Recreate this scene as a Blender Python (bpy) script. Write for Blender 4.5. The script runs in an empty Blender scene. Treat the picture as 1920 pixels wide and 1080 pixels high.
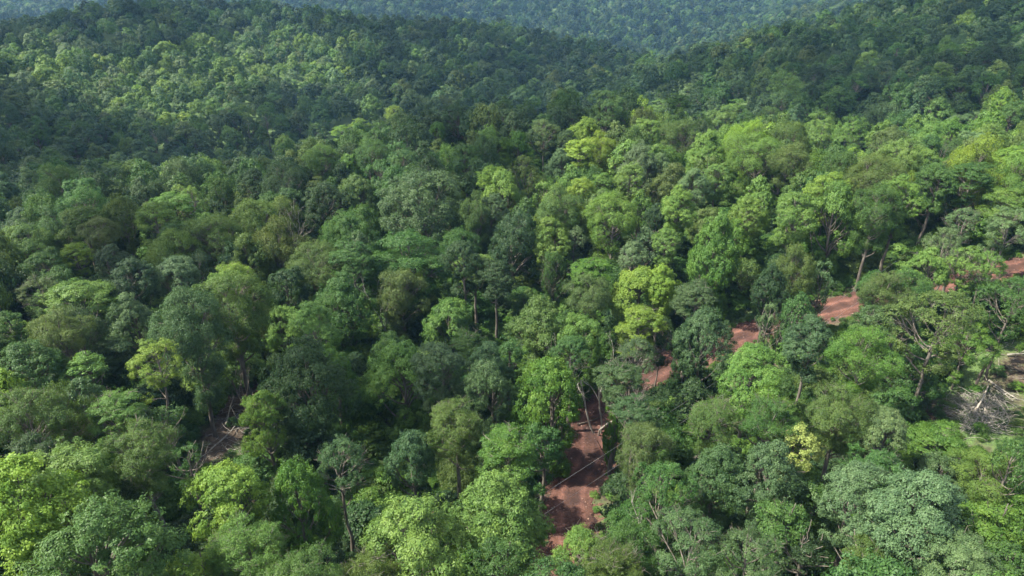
import bpy, math, random
import numpy as np
from mathutils import Vector, Matrix
R_ = math.radians
SC = bpy.context.scene
COL = SC.collection

# ------------------------------------------------------------------ camera, sky, sun, exposure
CAM_H = 52.0
PITCH = 27.0
cam_d = bpy.data.cameras.new("camera")
cam = bpy.data.objects.new("camera", cam_d)
COL.objects.link(cam)
cam.location = (0, 0, CAM_H)
cam.rotation_euler = (R_(90 - PITCH), 0, 0)
cam_d.sensor_width = 36
cam_d.lens = 24
cam_d.clip_start = 0.5
cam_d.clip_end = 20000
SC.camera = cam

SUN_EL, SUN_AZ = 53.0, -98.0      # azimuth from +Y (view direction), negative = left
world = bpy.data.worlds.new("World")
SC.world = world
world.use_nodes = True
wn = world.node_tree.nodes
wl = world.node_tree.links
bg = wn['Background']
sky = wn.new('ShaderNodeTexSky')
sky.sky_type = 'NISHITA'
sky.sun_disc = False
sky.sun_elevation = R_(SUN_EL)
sky.sun_rotation = R_(SUN_AZ)
sky.air_density = 1.0
sky.dust_density = 1.0
# broken white cloud over the blue
wtc = wn.new('ShaderNodeTexCoord'); wmp = wn.new('ShaderNodeMapping'); wmp.inputs['Scale'].default_value = (1, 1, 2.2)
wnz = wn.new('ShaderNodeTexNoise'); wnz.inputs['Scale'].default_value = 2.3; wnz.inputs['Detail'].default_value = 9
wcr = wn.new('ShaderNodeValToRGB'); wcr.color_ramp.elements[0].position = 0.42; wcr.color_ramp.elements[1].position = 0.58
whs = wn.new('ShaderNodeHueSaturation'); whs.inputs['Saturation'].default_value = 0.06; whs.inputs['Value'].default_value = 1.7
wmx = wn.new('ShaderNodeMixRGB')
wl.new(wtc.outputs['Generated'], wmp.inputs[0]); wl.new(wmp.outputs[0], wnz.inputs[0]); wl.new(wnz.outputs[0], wcr.inputs[0])
wl.new(sky.outputs[0], whs.inputs['Color']); wl.new(wcr.outputs[0], wmx.inputs[0]); wl.new(sky.outputs[0], wmx.inputs[1]); wl.new(whs.outputs[0], wmx.inputs[2])
wl.new(wmx.outputs[0], bg.inputs[0])
bg.inputs[1].default_value = 0.13

sun_d = bpy.data.lights.new("sun", 'SUN')
sun = bpy.data.objects.new("sun", sun_d)
COL.objects.link(sun)
sun_d.energy = 5.0
sun_d.angle = R_(0.6)
sun_d.color = (1.0, 0.94, 0.79)
sdir = Vector((math.sin(R_(SUN_AZ)) * math.cos(R_(SUN_EL)), math.cos(R_(SUN_AZ)) * math.cos(R_(SUN_EL)), math.sin(R_(SUN_EL))))
sun.rotation_euler = sdir.to_track_quat('Z', 'Y').to_euler()
sun.location = (0, 0, 400)

SC.view_settings.view_transform = 'Standard'
SC.view_settings.look = 'None'
SC.view_settings.exposure = 1.5
SC.view_settings.gamma = 1.0
SC.render.engine = 'CYCLES'
SC.cycles.max_bounces = 5
SC.cycles.diffuse_bounces = 3
SC.cycles.glossy_bounces = 1
SC.cycles.transmission_bounces = 3
SC.cycles.transparent_max_bounces = 8
SC.cycles.volume_bounces = 0
SC.cycles.use_denoising = True
SC.cycles.denoiser = 'OPENIMAGEDENOISE'
SC.cycles.denoising_input_passes = 'RGB_ALBEDO_NORMAL'
SC.cycles.denoising_prefilter = 'NONE'

# ------------------------------------------------------------------ seeing: photo coordinates (1920 x 1080) to places
FPX = 1280.0
cp, sp = math.cos(R_(PITCH)), math.sin(R_(PITCH))
CF = np.array([0, cp, -sp]); CU = np.array([0, sp, cp]); CR = np.array([1.0, 0, 0])
CO = np.array([0, 0, CAM_H])

def ray(px, py):
    d = CF * FPX + CR * (px - 960) + CU * (540 - py)
    return d / np.linalg.norm(d)

def proj(P):
    P = np.atleast_2d(P) - CO
    z = P @ CF
    zz = np.where(z > 0.1, z, 0.1)
    return np.stack([960 + FPX * (P @ CR) / zz, 540 - FPX * (P @ CU) / zz, z], 1)

# ------------------------------------------------------------------ terrain from a few surveyed canopy heights
CAN = 12.0
CTRL = [
 (-300,1080,42),(0,1080,41),(480,1080,40),(960,1080,39),(1440,1080,40),(1920,1080,43),(2200,1080,48),
 (0,880,50),(500,880,49),(960,900,47),(1400,880,49),(1900,880,52),
 (-200,700,68),(100,700,64),(520,720,62),(960,700,62),(1400,700,62),(1850,700,64),(2200,700,72),
 (-200,520,95),(100,520,90),(500,520,85),(960,500,86),(1400,500,84),(1750,520,82),(2100,520,86),
 (-200,420,140),(60,400,128),(300,400,118),(600,400,108),(900,400,104),(1200,380,104),(1500,380,102),(1850,400,100),(2200,400,105),
 (0,345,175),(200,335,165),(400,330,150),(600,300,146),(960,300,130),(1200,280,130),(1400,280,122),(1650,300,120),(1800,310,122),(2100,300,130),
 (520,290,172),(650,245,182),(850,220,186),(1000,200,190),(1150,190,184),(1300,205,160),(1500,230,148),(1650,272,142),(1780,250,165),(1920,215,180),(2200,200,210),
 # valley and left hill
 (700,210,300),(900,165,380),(1100,150,430),(1230,140,470),
 (-200,330,215),(0,300,235),(200,270,275),(300,220,330),(450,200,350),(560,220,300),(150,180,350),(-200,150,360),
 (0,120,385),(300,120,400),(450,130,400),(600,130,400),(750,140,395),(0,60,440),(150,45,470),(300,50,455),(450,50,470),(600,60,480),
 (200,8,510),(350,2,520),(500,12,530),(640,32,540),(750,60,500),(900,42,580),(1000,58,590),(1100,80,590),(1200,108,580),(-200,90,430),
 (900,90,480),(1050,110,500),
 # right hill
 (1250,150,320),(1300,180,270),(1450,150,290),(1450,200,225),(1600,200,225),(1700,215,210),(1850,180,215),(2100,150,240),
 (1280,118,345),(1400,78,380),(1500,62,395),(1560,35,420),(1650,10,440),(1720,-8,450),(1850,-20,450),(2100,-40,450),
 (1600,120,290),(1750,100,300),(1900,90,300),(1600,70,350),(1750,50,370),(1900,40,370),
 # far blue hill
 (650,15,1280),(800,20,1260),(900,30,1230),(1000,40,1190),(1100,60,1120),(1200,90,1040),(1260,100,1000),(1300,60,1120),(1400,40,1200),(1500,30,1240),
 (700,-20,1400),(1000,-20,1400),(1300,-20,1400),(1550,-15,1450),(50,15,1350),(-100,10,1350),(200,-10,1400),(60,-15,1500),
 (1000,-60,1560),(700,-65,1600),(1300,-65,1600),(100,-65,1650),(1600,-60,1700),
]
pts = []
for px, py, d in CTRL:
    p = CO + ray(px, py) * d
    pts.append((p[0], p[1], p[2] - CAN))
# places the ridges hide, found from the ones beside them: px, dist, canopy height relative to the camera
def hid(px, dist, zrel):
    r = ray(px, 200); r = r.copy(); r[2] = 0; r /= np.linalg.norm(r)
    pts.append((r[0] * dist, r[1] * dist, CAM_H + zrel - CAN))
for a in [
          (350,600,-62),(150,620,-64),(-100,560,-70),(600,640,-80),(900,760,-130),(600,800,-130),(300,800,-120),(1050,720,-125),(1150,720,-130),(1250,620,-110),
          (520,225,-80),(400,225,-76),(650,262,-86),(850,268,-86),(1000,284,-88),(1150,264,-82),(1300,228,-68),(1500,192,-60),(1650,180,-55),(1400,520,-70),(1550,560,-66),(1700,620,-58),(1900,640,-40),(2100,640,-40),(1700,1000,-20),(2000,1000,-10)]:
    hid(*a)
pts += [(0,20,0.),(60,10,0),(-60,10,0),(0,-60,2),(120,-40,4),(-120,-40,-6),(0,-400,0),(400,-300,10),(-400,-300,-10),
        (-900,200,-20),(900,200,20),(-900,900,0),(1000,900,10),(0,2000,60),(-900,1900,60),(900,1900,60),(-1400,0,0),(1400,0,0)]
PT = np.array(pts, float)
NP_ = len(PT)
def kern(r): return -r
D = np.sqrt(((PT[:, None, :2] - PT[None, :, :2]) ** 2).sum(2))
A = np.zeros((NP_ + 1, NP_ + 1))
A[:NP_, :NP_] = kern(D) + np.eye(NP_) * 0.5
A[NP_, :NP_] = 1; A[:NP_, NP_] = 1
W = np.linalg.solve(A, np.concatenate([PT[:, 2], [0]]))
def rbf(x, y):
    out = np.full(x.shape, W[-1])
    for i in range(NP_):
        out += W[i] * kern(np.sqrt((x - PT[i, 0]) ** 2 + (y - PT[i, 1]) ** 2 + 36.0))
    return out
GS = 5.0
gx = np.arange(-1500, 1500 + GS, GS); gy = np.arange(-500, 1900 + GS, GS)
GX, GY = np.meshgrid(gx, gy)
GZ = rbf(GX, GY)
ph = np.random.RandomState(5).rand(40, 4)
def bumps(x, y):
    z = 0
    for i in range(14):
        L = 9 + 70 * ph[i, 0]; a = ph[i, 1] * 6.283
        z = z + 0.012 * L * np.sin((x * math.cos(a) + y * math.sin(a)) / L * 6.283 + ph[i, 2] * 6.283) * 0.6
    return z
def base_h(x, y):
    x = np.asarray(x, float); y = np.asarray(y, float)
    u = np.clip((x + 1500) / GS, 0, len(gx) - 1.001); v = np.clip((y + 500) / GS, 0, len(gy) - 1.001)
    i = u.astype(int); j = v.astype(int); fu = u - i; fv = v - j
    z = (GZ[j, i] * (1 - fu) * (1 - fv) + GZ[j, i + 1] * fu * (1 - fv) + GZ[j + 1, i] * (1 - fu) * fv + GZ[j + 1, i + 1] * fu * fv)
    return z + bumps(x, y) * 0.5

def hit(px, py, up=0.0, hf=None):
    """the place where the sight line meets the ground raised by up"""
    hf = hf or height
    r = ray(px, py)
    t = np.arange(15.0, 1200.0, 0.5)
    P = CO + r * t[:, None]
    g = hf(P[:, 0], P[:, 1]) + up
    k = np.nonzero(P[:, 2] < g)[0]
    if len(k) == 0: return None
    return P[k[0]]

# the dirt track: its middle line, surveyed from where it shows between the crowns
TRK_PX = [(1040,1180),(1058,1075),(1072,985),(1070,925),(1108,860),(1112,800),(1150,752),(1225,700),(1310,662),(1400,628),(1500,597),(1575,580),(1690,548),(1790,528),(1905,503),(2010,478),(2150,455)]
tp = [hit(a, b, 0, base_h) for a, b in TRK_PX]
tp = np.array(tp)
def smooth_line(P, n=10):
    out = []
    m = len(P)
    for i in range(m - 1):
        p0, p1, p2, p3 = P[max(i-1,0)], P[i], P[i+1], P[min(i+2,m-1)]
        for k in range(n):
            t = k / n
            out.append(0.5 * ((2*p1) + (-p0+p2)*t + (2*p0-5*p1+4*p2-p3)*t*t + (-p0+3*p1-3*p2+p3)*t**3))
    out.append(P[-1])
    return np.array(out)
TRK = smooth_line(tp[:, :2], 10)
TRZ = base_h(TRK[:, 0], TRK[:, 1])
TRZ = np.convolve(np.pad(TRZ, 6, mode='edge'), np.ones(13) / 13, 'valid')
def trk_dist(x, y):
    x = np.atleast_1d(np.asarray(x, float)); y = np.atleast_1d(np.asarray(y, float))
    best = np.full(x.shape, 1e9); bz = np.zeros(x.shape)
    near = (x > TRK[:,0].min() - 15) & (x < TRK[:,0].max() + 15) & (y > TRK[:,1].min() - 15) & (y < TRK[:,1].max() + 15)
    xn, yn = x[near], y[near]
    b = np.full(xn.shape, 1e9); z = np.zeros(xn.shape)
    for k in range(len(TRK) - 1):
        a = TRK[k]; d = TRK[k+1] - a; L = (d @ d) + 1e-9
        t = np.clip(((xn - a[0]) * d[0] + (yn - a[1]) * d[1]) / L, 0, 1)
        dd = np.hypot(xn - a[0] - t * d[0], yn - a[1] - t * d[1])
        m = dd < b
        b = np.where(m, dd, b); z = np.where(m, TRZ[k] * (1 - t) + TRZ[k+1] * t, z)
    best[near] = b; bz[near] = z
    return best, bz
def height(x, y):
    x = np.asarray(x, float); y = np.asarray(y, float)
    sh = x.shape
    z = base_h(x, y).reshape(-1)
    d, tz = trk_dist(x.reshape(-1), y.reshape(-1))
    w = np.clip((6.5 - d) / 3.0, 0, 1); w = w * w * (3 - 2 * w)
    z = z * (1 - w) + tz * w
    return z.reshape(sh)
def h1(x, y): return float(height(np.array([x]), np.array([y]))[0])
# ------------------------------------------------------------------ materials
def new_mat(name):
    m = bpy.data.materials.new(name); m.use_nodes = True
    nt = m.node_tree; nt.nodes.clear()
    return m, nt.nodes, nt.links
def node(ns, t, **kw):
    n = ns.new(t)
    for k, v in kw.items(): setattr(n, k, v)
    return n

def leaf_material(name, rough=0.5, spec=0.24, trans=0.34):
    m, n, l = new_mat(name)
    out = node(n, 'ShaderNodeOutputMaterial')
    at = node(n, 'ShaderNodeAttribute', attribute_type='INSTANCER', attribute_name='tint')
    tone = node(n, 'ShaderNodeAttribute', attribute_type='GEOMETRY', attribute_name='tone')
    hsv = node(n, 'ShaderNodeHueSaturation')
    mr = node(n, 'ShaderNodeMapRange'); mr.inputs[3].default_value = 0.62; mr.inputs[4].default_value = 1.42
    l.new(tone.outputs['Fac'], mr.inputs[0]); l.new(mr.outputs[0], hsv.inputs['Value'])
    mh = node(n, 'ShaderNodeMapRange'); mh.inputs[3].default_value = 0.518; mh.inputs[4].default_value = 0.475
    l.new(tone.outputs['Fac'], mh.inputs[0]); l.new(mh.outputs[0], hsv.inputs['Hue'])
    l.new(at.outputs['Color'], hsv.inputs['Color'])
    bs = node(n, 'ShaderNodeBsdfPrincipled')
    bs.inputs['Roughness'].default_value = rough
    bs.inputs['Specular IOR Level'].default_value = spec
    l.new(hsv.outputs[0], bs.inputs['Base Color'])
    tr = node(n, 'ShaderNodeBsdfTranslucent')
    h2 = node(n, 'ShaderNodeHueSaturation'); h2.inputs['Hue'].default_value = 0.485; h2.inputs['Saturation'].default_value = 1.1; h2.inputs['Value'].default_value = 1.25
    l.new(hsv.outputs[0], h2.inputs['Color']); l.new(h2.outputs[0], tr.inputs['Color'])
    mx = node(n, 'ShaderNodeMixShader'); mx.inputs[0].default_value = trans
    l.new(bs.outputs[0], mx.inputs[1]); l.new(tr.outputs[0], mx.inputs[2]); l.new(mx.outputs[0], out.inputs[0])
    return m

def wood_material(name, c1, c2, scale=3.0):
    m, n, l = new_mat(name)
    out = node(n, 'ShaderNodeOutputMaterial')
    bs = node(n, 'ShaderNodeBsdfPrincipled'); bs.inputs['Roughness'].default_value = 0.85
    tc = node(n, 'ShaderNodeTexCoord')
    mp = node(n, 'ShaderNodeMapping'); mp.inputs['Scale'].default_value = (1, 1, 0.25)
    nz = node(n, 'ShaderNodeTexNoise'); nz.inputs['Scale'].default_value = scale; nz.inputs['Detail'].default_value = 6
    cr = node(n, 'ShaderNodeValToRGB')
    cr.color_ramp.elements[0].position = 0.35; cr.color_ramp.elements[0].color = (*c1, 1)
    cr.color_ramp.elements[1].position = 0.68; cr.color_ramp.elements[1].color = (*c2, 1)
    l.new(tc.outputs['Object'], mp.inputs[0]); l.new(mp.outputs[0], nz.inputs[0]); l.new(nz.outputs[0], cr.inputs[0])
    l.new(cr.outputs[0], bs.inputs['Base Color']); l.new(bs.outputs[0], out.inputs[0])
    return m

M_LEAF = leaf_material('leaves')
M_LEAF_SV = leaf_material('silvery leaves', 0.42, 0.6, 0.2)
M_BARK = wood_material('bark', (0.055, 0.045, 0.035), (0.16, 0.14, 0.115))
M_PALE = wood_material('weathered wood', (0.13, 0.115, 0.095), (0.33, 0.305, 0.27))
M_LOG = wood_material('dry log wood', (0.17, 0.14, 0.11), (0.50, 0.45, 0.38), 7)
M_TWIG = wood_material('dry twigs', (0.11, 0.10, 0.085), (0.32, 0.30, 0.265), 6)
M_DLOG = wood_material('dark rotten wood', (0.035, 0.028, 0.022), (0.12, 0.095, 0.075), 5)

def ground_material():
    m, n, l = new_mat('forest floor')
    out = node(n, 'ShaderNodeOutputMaterial')
    bs = node(n, 'ShaderNodeBsdfPrincipled'); bs.inputs['Roughness'].default_value = 0.95
    tc = node(n, 'ShaderNodeTexCoord')
    n1 = node(n, 'ShaderNodeTexNoise'); n1.inputs['Scale'].default_value = 0.12; n1.inputs['Detail'].default_value = 8
    n2 = node(n, 'ShaderNodeTexNoise'); n2.inputs['Scale'].default_value = 1.6; n2.inputs['Detail'].default_value = 8
    n3 = node(n, 'ShaderNodeTexNoise'); n3.inputs['Scale'].default_value = 9.0; n3.inputs['Detail'].default_value = 6
    for q in (n1, n2, n3): l.new(tc.outputs['Object'], q.inputs[0])
    r1 = node(n, 'ShaderNodeValToRGB')
    e = r1.color_ramp.elements
    e[0].position = 0.36; e[0].color = (0.036, 0.025, 0.017, 1)
    e[1].position = 0.62; e[1].color = (0.092, 0.065, 0.045, 1)
    l.new(n2.outputs[0], r1.inputs[0])
    r2 = node(n, 'ShaderNodeValToRGB')
    e = r2.color_ramp.elements
    e[0].position = 0.35; e[0].color = (0.025, 0.05, 0.014, 1)
    e[1].position = 0.65; e[1].color = (0.09, 0.15, 0.035, 1)
    l.new(n3.outputs[0], r2.inputs[0])
    mx = node(n, 'ShaderNodeMixRGB')
    at = node(n, 'ShaderNodeAttribute', attribute_type='GEOMETRY', attribute_name='cover')
    ad = node(n, 'ShaderNodeMath', operation='ADD')
    l.new(n1.outputs[0], ad.inputs[0]); l.new(at.outputs['Fac'], ad.inputs[1])
    ad2 = node(n, 'ShaderNodeMath', operation='MULTIPLY_ADD'); ad2.inputs[1].default_value = 0.35; 
    l.new(n2.outputs[0], ad2.inputs[0]); l.new(ad.outputs[0], ad2.inputs[2])
    st = node(n, 'ShaderNodeMapRange'); st.inputs[1].default_value = 0.60; st.inputs[2].default_value = 0.78
    l.new(ad2.outputs[0], st.inputs[0])
    l.new(st.outputs[0], mx.inputs[0]); l.new(r1.outputs[0], mx.inputs[1]); l.new(r2.outputs[0], mx.inputs[2])
    rd = node(n, 'ShaderNodeAttribute', attribute_type='GEOMETRY', attribute_name='spoil')
    rm = node(n, 'ShaderNodeMath', operation='MULTIPLY_ADD'); rm.inputs[1].default_value = 1.3; l.new(n2.outputs[0], rm.inputs[0]); l.new(rd.outputs['Fac'], rm.inputs[2])
    rr = node(n, 'ShaderNodeMapRange'); rr.inputs[1].default_value = 1.05; rr.inputs[2].default_value = 1.25; l.new(rm.outputs[0], rr.inputs[0])
    r5 = node(n, 'ShaderNodeValToRGB'); e = r5.color_ramp.elements
    e[0].position = .35; e[0].color = (.05, .021, .016, 1); e[1].position = .7; e[1].color = (.15, .072, .05, 1)
    l.new(n3.outputs[0], r5.inputs[0])
    m5 = node(n, 'ShaderNodeMixRGB'); l.new(rr.outputs[0], m5.inputs[0]); l.new(mx.outputs[0], m5.inputs[1]); l.new(r5.outputs[0], m5.inputs[2])
    l.new(m5.outputs[0], bs.inputs['Base Color'])
    bp = node(n, 'ShaderNodeBump'); bp.inputs['Strength'].default_value = 0.8; bp.inputs['Distance'].default_value = 0.25
    l.new(n2.outputs[0], bp.inputs['Height']); l.new(bp.outputs[0], bs.inputs['Normal'])
    l.new(bs.outputs[0], out.inputs[0])
    return m

def track_material():
    m, n, l = new_mat('red earth')
    out = node(n, 'ShaderNodeOutputMaterial')
    bs = node(n, 'ShaderNodeBsdfPrincipled'); bs.inputs['Roughness'].default_value = 0.95
    tc = node(n, 'ShaderNodeTexCoord')
    n1 = node(n, 'ShaderNodeTexNoise'); n1.inputs['Scale'].default_value = 0.45; n1.inputs['Detail'].default_value = 9
    n2 = node(n, 'ShaderNodeTexNoise'); n2.inputs['Scale'].default_value = 5.0; n2.inputs['Detail'].default_value = 8
    for q in (n1, n2): l.new(tc.outputs['Object'], q.inputs[0])
    r1 = node(n, 'ShaderNodeValToRGB'); e = r1.color_ramp.elements
    e[0].position = 0.33; e[0].color = (0.044, 0.018, 0.015, 1)
    e[1].position = 0.66; e[1].color = (0.130, 0.057, 0.041, 1)
    l.new(n1.outputs[0], r1.inputs[0])
    mx = node(n, 'ShaderNodeMixRGB', blend_type='OVERLAY'); mx.inputs[0].default_value = 0.55
    l.new(r1.outputs[0], mx.inputs[1]); l.new(n2.outputs[0], mx.inputs[2])
    # two packed wheel paths run along the strip
    at = node(n, 'ShaderNodeAttribute', attribute_type='GEOMETRY', attribute_name='across')
    ab = node(n, 'ShaderNodeMath', operation='ABSOLUTE'); l.new(at.outputs['Fac'], ab.inputs[0])
    wob = node(n, 'ShaderNodeMath', operation='MULTIPLY_ADD'); wob.inputs[1].default_value = .35; l.new(n1.outputs[0], wob.inputs[0]); l.new(ab.outputs[0], wob.inputs[2])
    r3 = node(n, 'ShaderNodeValToRGB'); e = r3.color_ramp.elements
    e[0].position = .42; e[0].color = (.62, .60, .56, 1); e[1].position = .60; e[1].color = (1.3, 1.3, 1.3, 1)
    q = e.new(.82); q.color = (.72, .68, .62, 1)
    l.new(wob.outputs[0], r3.inputs[0])
    mu = node(n, 'ShaderNodeMixRGB', blend_type='MULTIPLY'); mu.inputs[0].default_value = 1
    l.new(mx.outputs[0], mu.inputs[1]); l.new(r3.outputs[0], mu.inputs[2])
    l.new(mu.outputs[0], bs.inputs['Base Color'])
    wv = node(n, 'ShaderNodeMath', operation='MULTIPLY'); wv.inputs[1].default_value = 24
    l.new(at.outputs['Fac'], wv.inputs[0])
    sn = node(n, 'ShaderNodeMath', operation='SINE'); l.new(wv.outputs[0], sn.inputs[0])
    ad = node(n, 'ShaderNodeMath', operation='MULTIPLY_ADD'); ad.inputs[1].default_value = 0.06
    l.new(sn.outputs[0], ad.inputs[0]); l.new(n2.outputs[0], ad.inputs[2])
    bp = node(n, 'ShaderNodeBump'); bp.inputs['Strength'].default_value = 0.9; bp.inputs['Distance'].default_value = 0.15
    l.new(ad.outputs[0], bp.inputs['Height']); l.new(bp.outputs[0], bs.inputs['Normal'])
    l.new(bs.outputs[0], out.inputs[0])
    return m

# ------------------------------------------------------------------ mesh helpers
def mesh_np(name, V, F, mat=None, attrs=None, smooth=False):
    """V (n,3), F (m,k) with all faces of k corners"""
    V = np.asarray(V, np.float32); F = np.asarray(F, np.int32)
    me = bpy.data.meshes.new(name)
    k = F.shape[1]
    me.vertices.add(len(V)); me.vertices.foreach_set('co', V.ravel())
    me.loops.add(F.size); me.loops.foreach_set('vertex_index', F.ravel())
    me.polygons.add(len(F))
    me.polygons.foreach_set('loop_start', np.arange(0, F.size, k, dtype=np.int32))
    me.polygons.foreach_set('loop_total', np.full(len(F), k, dtype=np.int32))
    if smooth: me.polygons.foreach_set('use_smooth', np.ones(len(F), dtype=bool))
    for an, (dom, dat) in (attrs or {}).items():
        a = me.attributes.new(an, 'FLOAT', dom); a.data.foreach_set('value', np.asarray(dat, np.float32))
    me.update(calc_edges=True)
    if mat: me.materials.append(mat)
    return me

def nrm(a): return a / (np.linalg.norm(a, axis=-1, keepdims=True) + 1e-9)

def rdir(rs, n):
    return nrm(rs.randn(n, 3))

def leaves_from_tufts(rs, T, TD, rt, nq, L, wr, drape=0.15, flat=0.75, upb=0.5, jit=0.6, cen=None):
    """T tuft centres, TD outward dirs, rt radii -> leaf faces"""
    n = len(T) * nq
    c = np.repeat(T, nq, 0); td = np.repeat(TD, nq, 0); r = np.repeat(rt, nq)[:, None]
    d = nrm(rdir(rs, n) + 0.55 * td + np.array([0, 0, 0.3]))
    p = c + d * r * (0.45 + 0.6 * rs.rand(n, 1)) * np.array([1, 1, flat])
    nm = nrm(d * 0.55 + td * 0.45 + np.array([0, 0, upb * .7]) + rs.randn(n, 3) * jit * 0.5)
    t = nrm(np.cross(nm, rdir(rs, n)))
    t = nrm(t + d * 0.7 + np.array([0, 0, -drape])); t = nrm(t - nm * (t * nm).sum(1, keepdims=True))
    b = np.cross(nm, t)
    l = L * (0.6 + 0.8 * rs.rand(n, 1)); w = l * wr
    v0 = p - t * l * 0.5; v1 = p + b * w * 0.5 - nm * w * 0.12; v2 = p + t * l * 0.5 - nm * l * drape; v3 = p - b * w * 0.5 - nm * w * 0.12
    V = np.stack([v0, v1, v2, v3], 1).reshape(-1, 3)
    F = np.arange(n * 4).reshape(-1, 4)
    return V, F

def crown_mesh(name, seed, kind, lod=0):
    """crown of nominal radius 4.5 m and height 8 m, origin at its middle; returns mesh and lobe centres"""
    rs = np.random.RandomState(seed)
    Rr, Hh = 4.5, 4.0
    P = dict(R=(24, .34, 34, 58, .175, .55), T=(28, .31, 34, 56, .175, .55), F=(30, .29, 38, 50, .145, .42),
             L=(26, .33, 34, 54, .20, .42), S=(18, .26, 22, 46, .17, .5), V=(28, .32, 28, 54, .18, .7))[kind]
    nl, lr, nt, nq, L, wr = P
    if lod == -1: nq, L = int(nq * 1.55), L * .74
    if lod == 1: nt, nq, L = int(nt * .6), int(nq * .36), L * 1.9
    if lod == 2: nl, nt, nq, L = int(nl * .5), int(nt * .6), int(nq * .40), L * 2.3; lr *= 1.22
    i = np.arange(nl)
    zz = 1 - (i + .5) / nl * (1.72 if kind in 'RTL' else 1.9 if kind == 'V' else 1.6)
    zz = np.clip(zz + rs.randn(nl) * .10, -.95, .97); th = i * 2.39996 + rs.rand() * 6.28 + rs.randn(nl) * .45
    rr = np.sqrt(np.clip(1 - zz * zz, 0.02, 1))
    d = np.stack([rr * np.cos(th), rr * np.sin(th), zz], 1)
    k = 0.63 * (0.70 + 0.52 * rs.rand(nl, 1))
    side = nrm(rs.randn(3)); k = k * (1 + .16 * (d @ side)[:, None])
    Lc = d * k
    # crowns are widest below their middle, or above it for the spreading kinds
    if kind in 'TV': Lc[:, :2] *= (1.06 - 0.74 * (Lc[:, 2:3] + .25))
    if kind in 'RL': Lc[:, :2] *= (1.0 - 0.42 * (Lc[:, 2:3] + .15))
    if kind in 'FS': Lc[:, :2] *= (1.02 - 0.12 * Lc[:, 2:3])
    if kind == 'L': Lc[:, 2] = np.round(Lc[:, 2] * 4) / 4 + rs.randn(nl) * .08
    lrad = lr * (0.55 + 0.8 * rs.rand(nl))
    kp = rs.rand(nl) > .12; kp[:4] = True; Lc = Lc[kp]; lrad = lrad[kp]; nl = len(Lc)
    if kind == 'T': lrad = lrad * (1 - .35 * np.clip(Lc[:, 2] + .1, 0, 1))
    if kind not in 'S':
        Lc = np.concatenate([Lc, [[0, 0, .1]]]); lrad = np.append(lrad, .42)
    # sprays low on the stem and on the lowest limbs
    if lod < 2:
        ns_ = 9 if kind in 'RTF' else 5
        az_ = rs.rand(ns_) * 6.28; rd_ = .12 + .42 * rs.rand(ns_); zz_ = -.75 - .85 * rs.rand(ns_)
        Lc = np.concatenate([Lc, np.stack([rd_ * np.cos(az_), rd_ * np.sin(az_), zz_], 1)])
        lrad = np.concatenate([lrad, lr * (.40 + .45 * rs.rand(ns_))])
    sc = np.array([Rr, Rr, Hh])
    T = []; TD = []; TL = []
    for j in range(len(Lc)):
        od = nrm(Lc[j] + np.array([0, 0, .15]))
        dd = nrm(rdir(rs, nt) + 0.75 * od + np.array([0, 0, .35]))
        sq = np.array([1, 1, .52]) if kind == 'L' else np.array([1, 1, .85])
        q = Lc[j] + dd * lrad[j] * (0.66 + .34 * rs.rand(nt, 1) + .5 * rs.rand(nt, 1) ** 4) * sq
        keep = np.ones(nt, bool)
        for m in range(len(Lc)):
            if m != j: keep &= (((q - Lc[m]) / sq) ** 2).sum(1) > (lrad[m] * .72) ** 2
        if kind in 'FS': keep |= rs.rand(nt) < .5
        T.append(q[keep]); TD.append(dd[keep]); TL.append(np.full(keep.sum(), j))
    T = np.concatenate(T) * sc; TD = nrm(np.concatenate(TD) / sc); TL = np.concatenate(TL)
    nT = len(T)
    rt = {'R': .50, 'T': .48, 'F': .54, 'L': .58, 'S': .46, 'V': .48}[kind] * (.5 + .9 * rs.rand(nT)) * (1.25 if lod > 0 else 1)
    flat = {'F': .9, 'L': .42}.get(kind, .72)
    drape = {'F': .35, 'L': .3}.get(kind, .14)
    V, F = leaves_from_tufts(rs, T, TD, rt, nq, L, wr, drape, flat, .55, .7 if lod < 2 else .35)
    lt = rs.rand(len(Lc)); tt = rs.rand(nT)
    # tone differs at random between lobes, tufts and single leaves
    tone = np.clip(.42 * lt[TL] + .58 * tt, 0, 1)
    tone = np.repeat(tone, nq) * .72 + .28 * rs.rand(len(F))
    V += (rs.rand() - .5) * 0
    me = mesh_np(name, V, F, M_LEAF, {'tone': ('FACE', tone)})
    return me, Lc * sc, T, TL

def tube(acc, P, r, ns=6):
    """append a tapering tube along P to acc=(V list, F list)"""
    P = np.asarray(P, float); m = len(P); base = sum(len(v) for v in acc[0])
    tg = nrm(np.gradient(P, axis=0))
    ref = np.array([1., 0, 0]) if abs(tg[0][0]) < .8 else np.array([0, 1., 0])
    u = nrm(np.cross(tg, ref)); v = np.cross(tg, u)
    a = np.arange(ns) / ns * 2 * math.pi
    ring = P[:, None] + (u[:, None] * np.cos(a)[None, :, None] + v[:, None] * np.sin(a)[None, :, None]) * np.asarray(r)[:, None, None]
    acc[0].append(ring.reshape(-1, 3))
    f = []
    for i in range(m - 1):
        for j in range(ns):
            f.append((base + i*ns + j, base + i*ns + (j+1) % ns, base + (i+1)*ns + (j+1) % ns, base + (i+1)*ns + j))
    acc[1].append(np.array(f))

def bend(rs, a, b, n=6, w=.12):
    a = np.asarray(a, float); b = np.asarray(b, float)
    t = np.linspace(0, 1, n)[:, None]
    L = np.linalg.norm(b - a)
    o = rs.randn(3) * w * L
    wob = np.cumsum(rs.randn(n, 3), 0) * w * L * .12; wob[0] = 0
    return a + (b - a) * t + o * np.sin(t * math.pi) + wob

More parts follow.
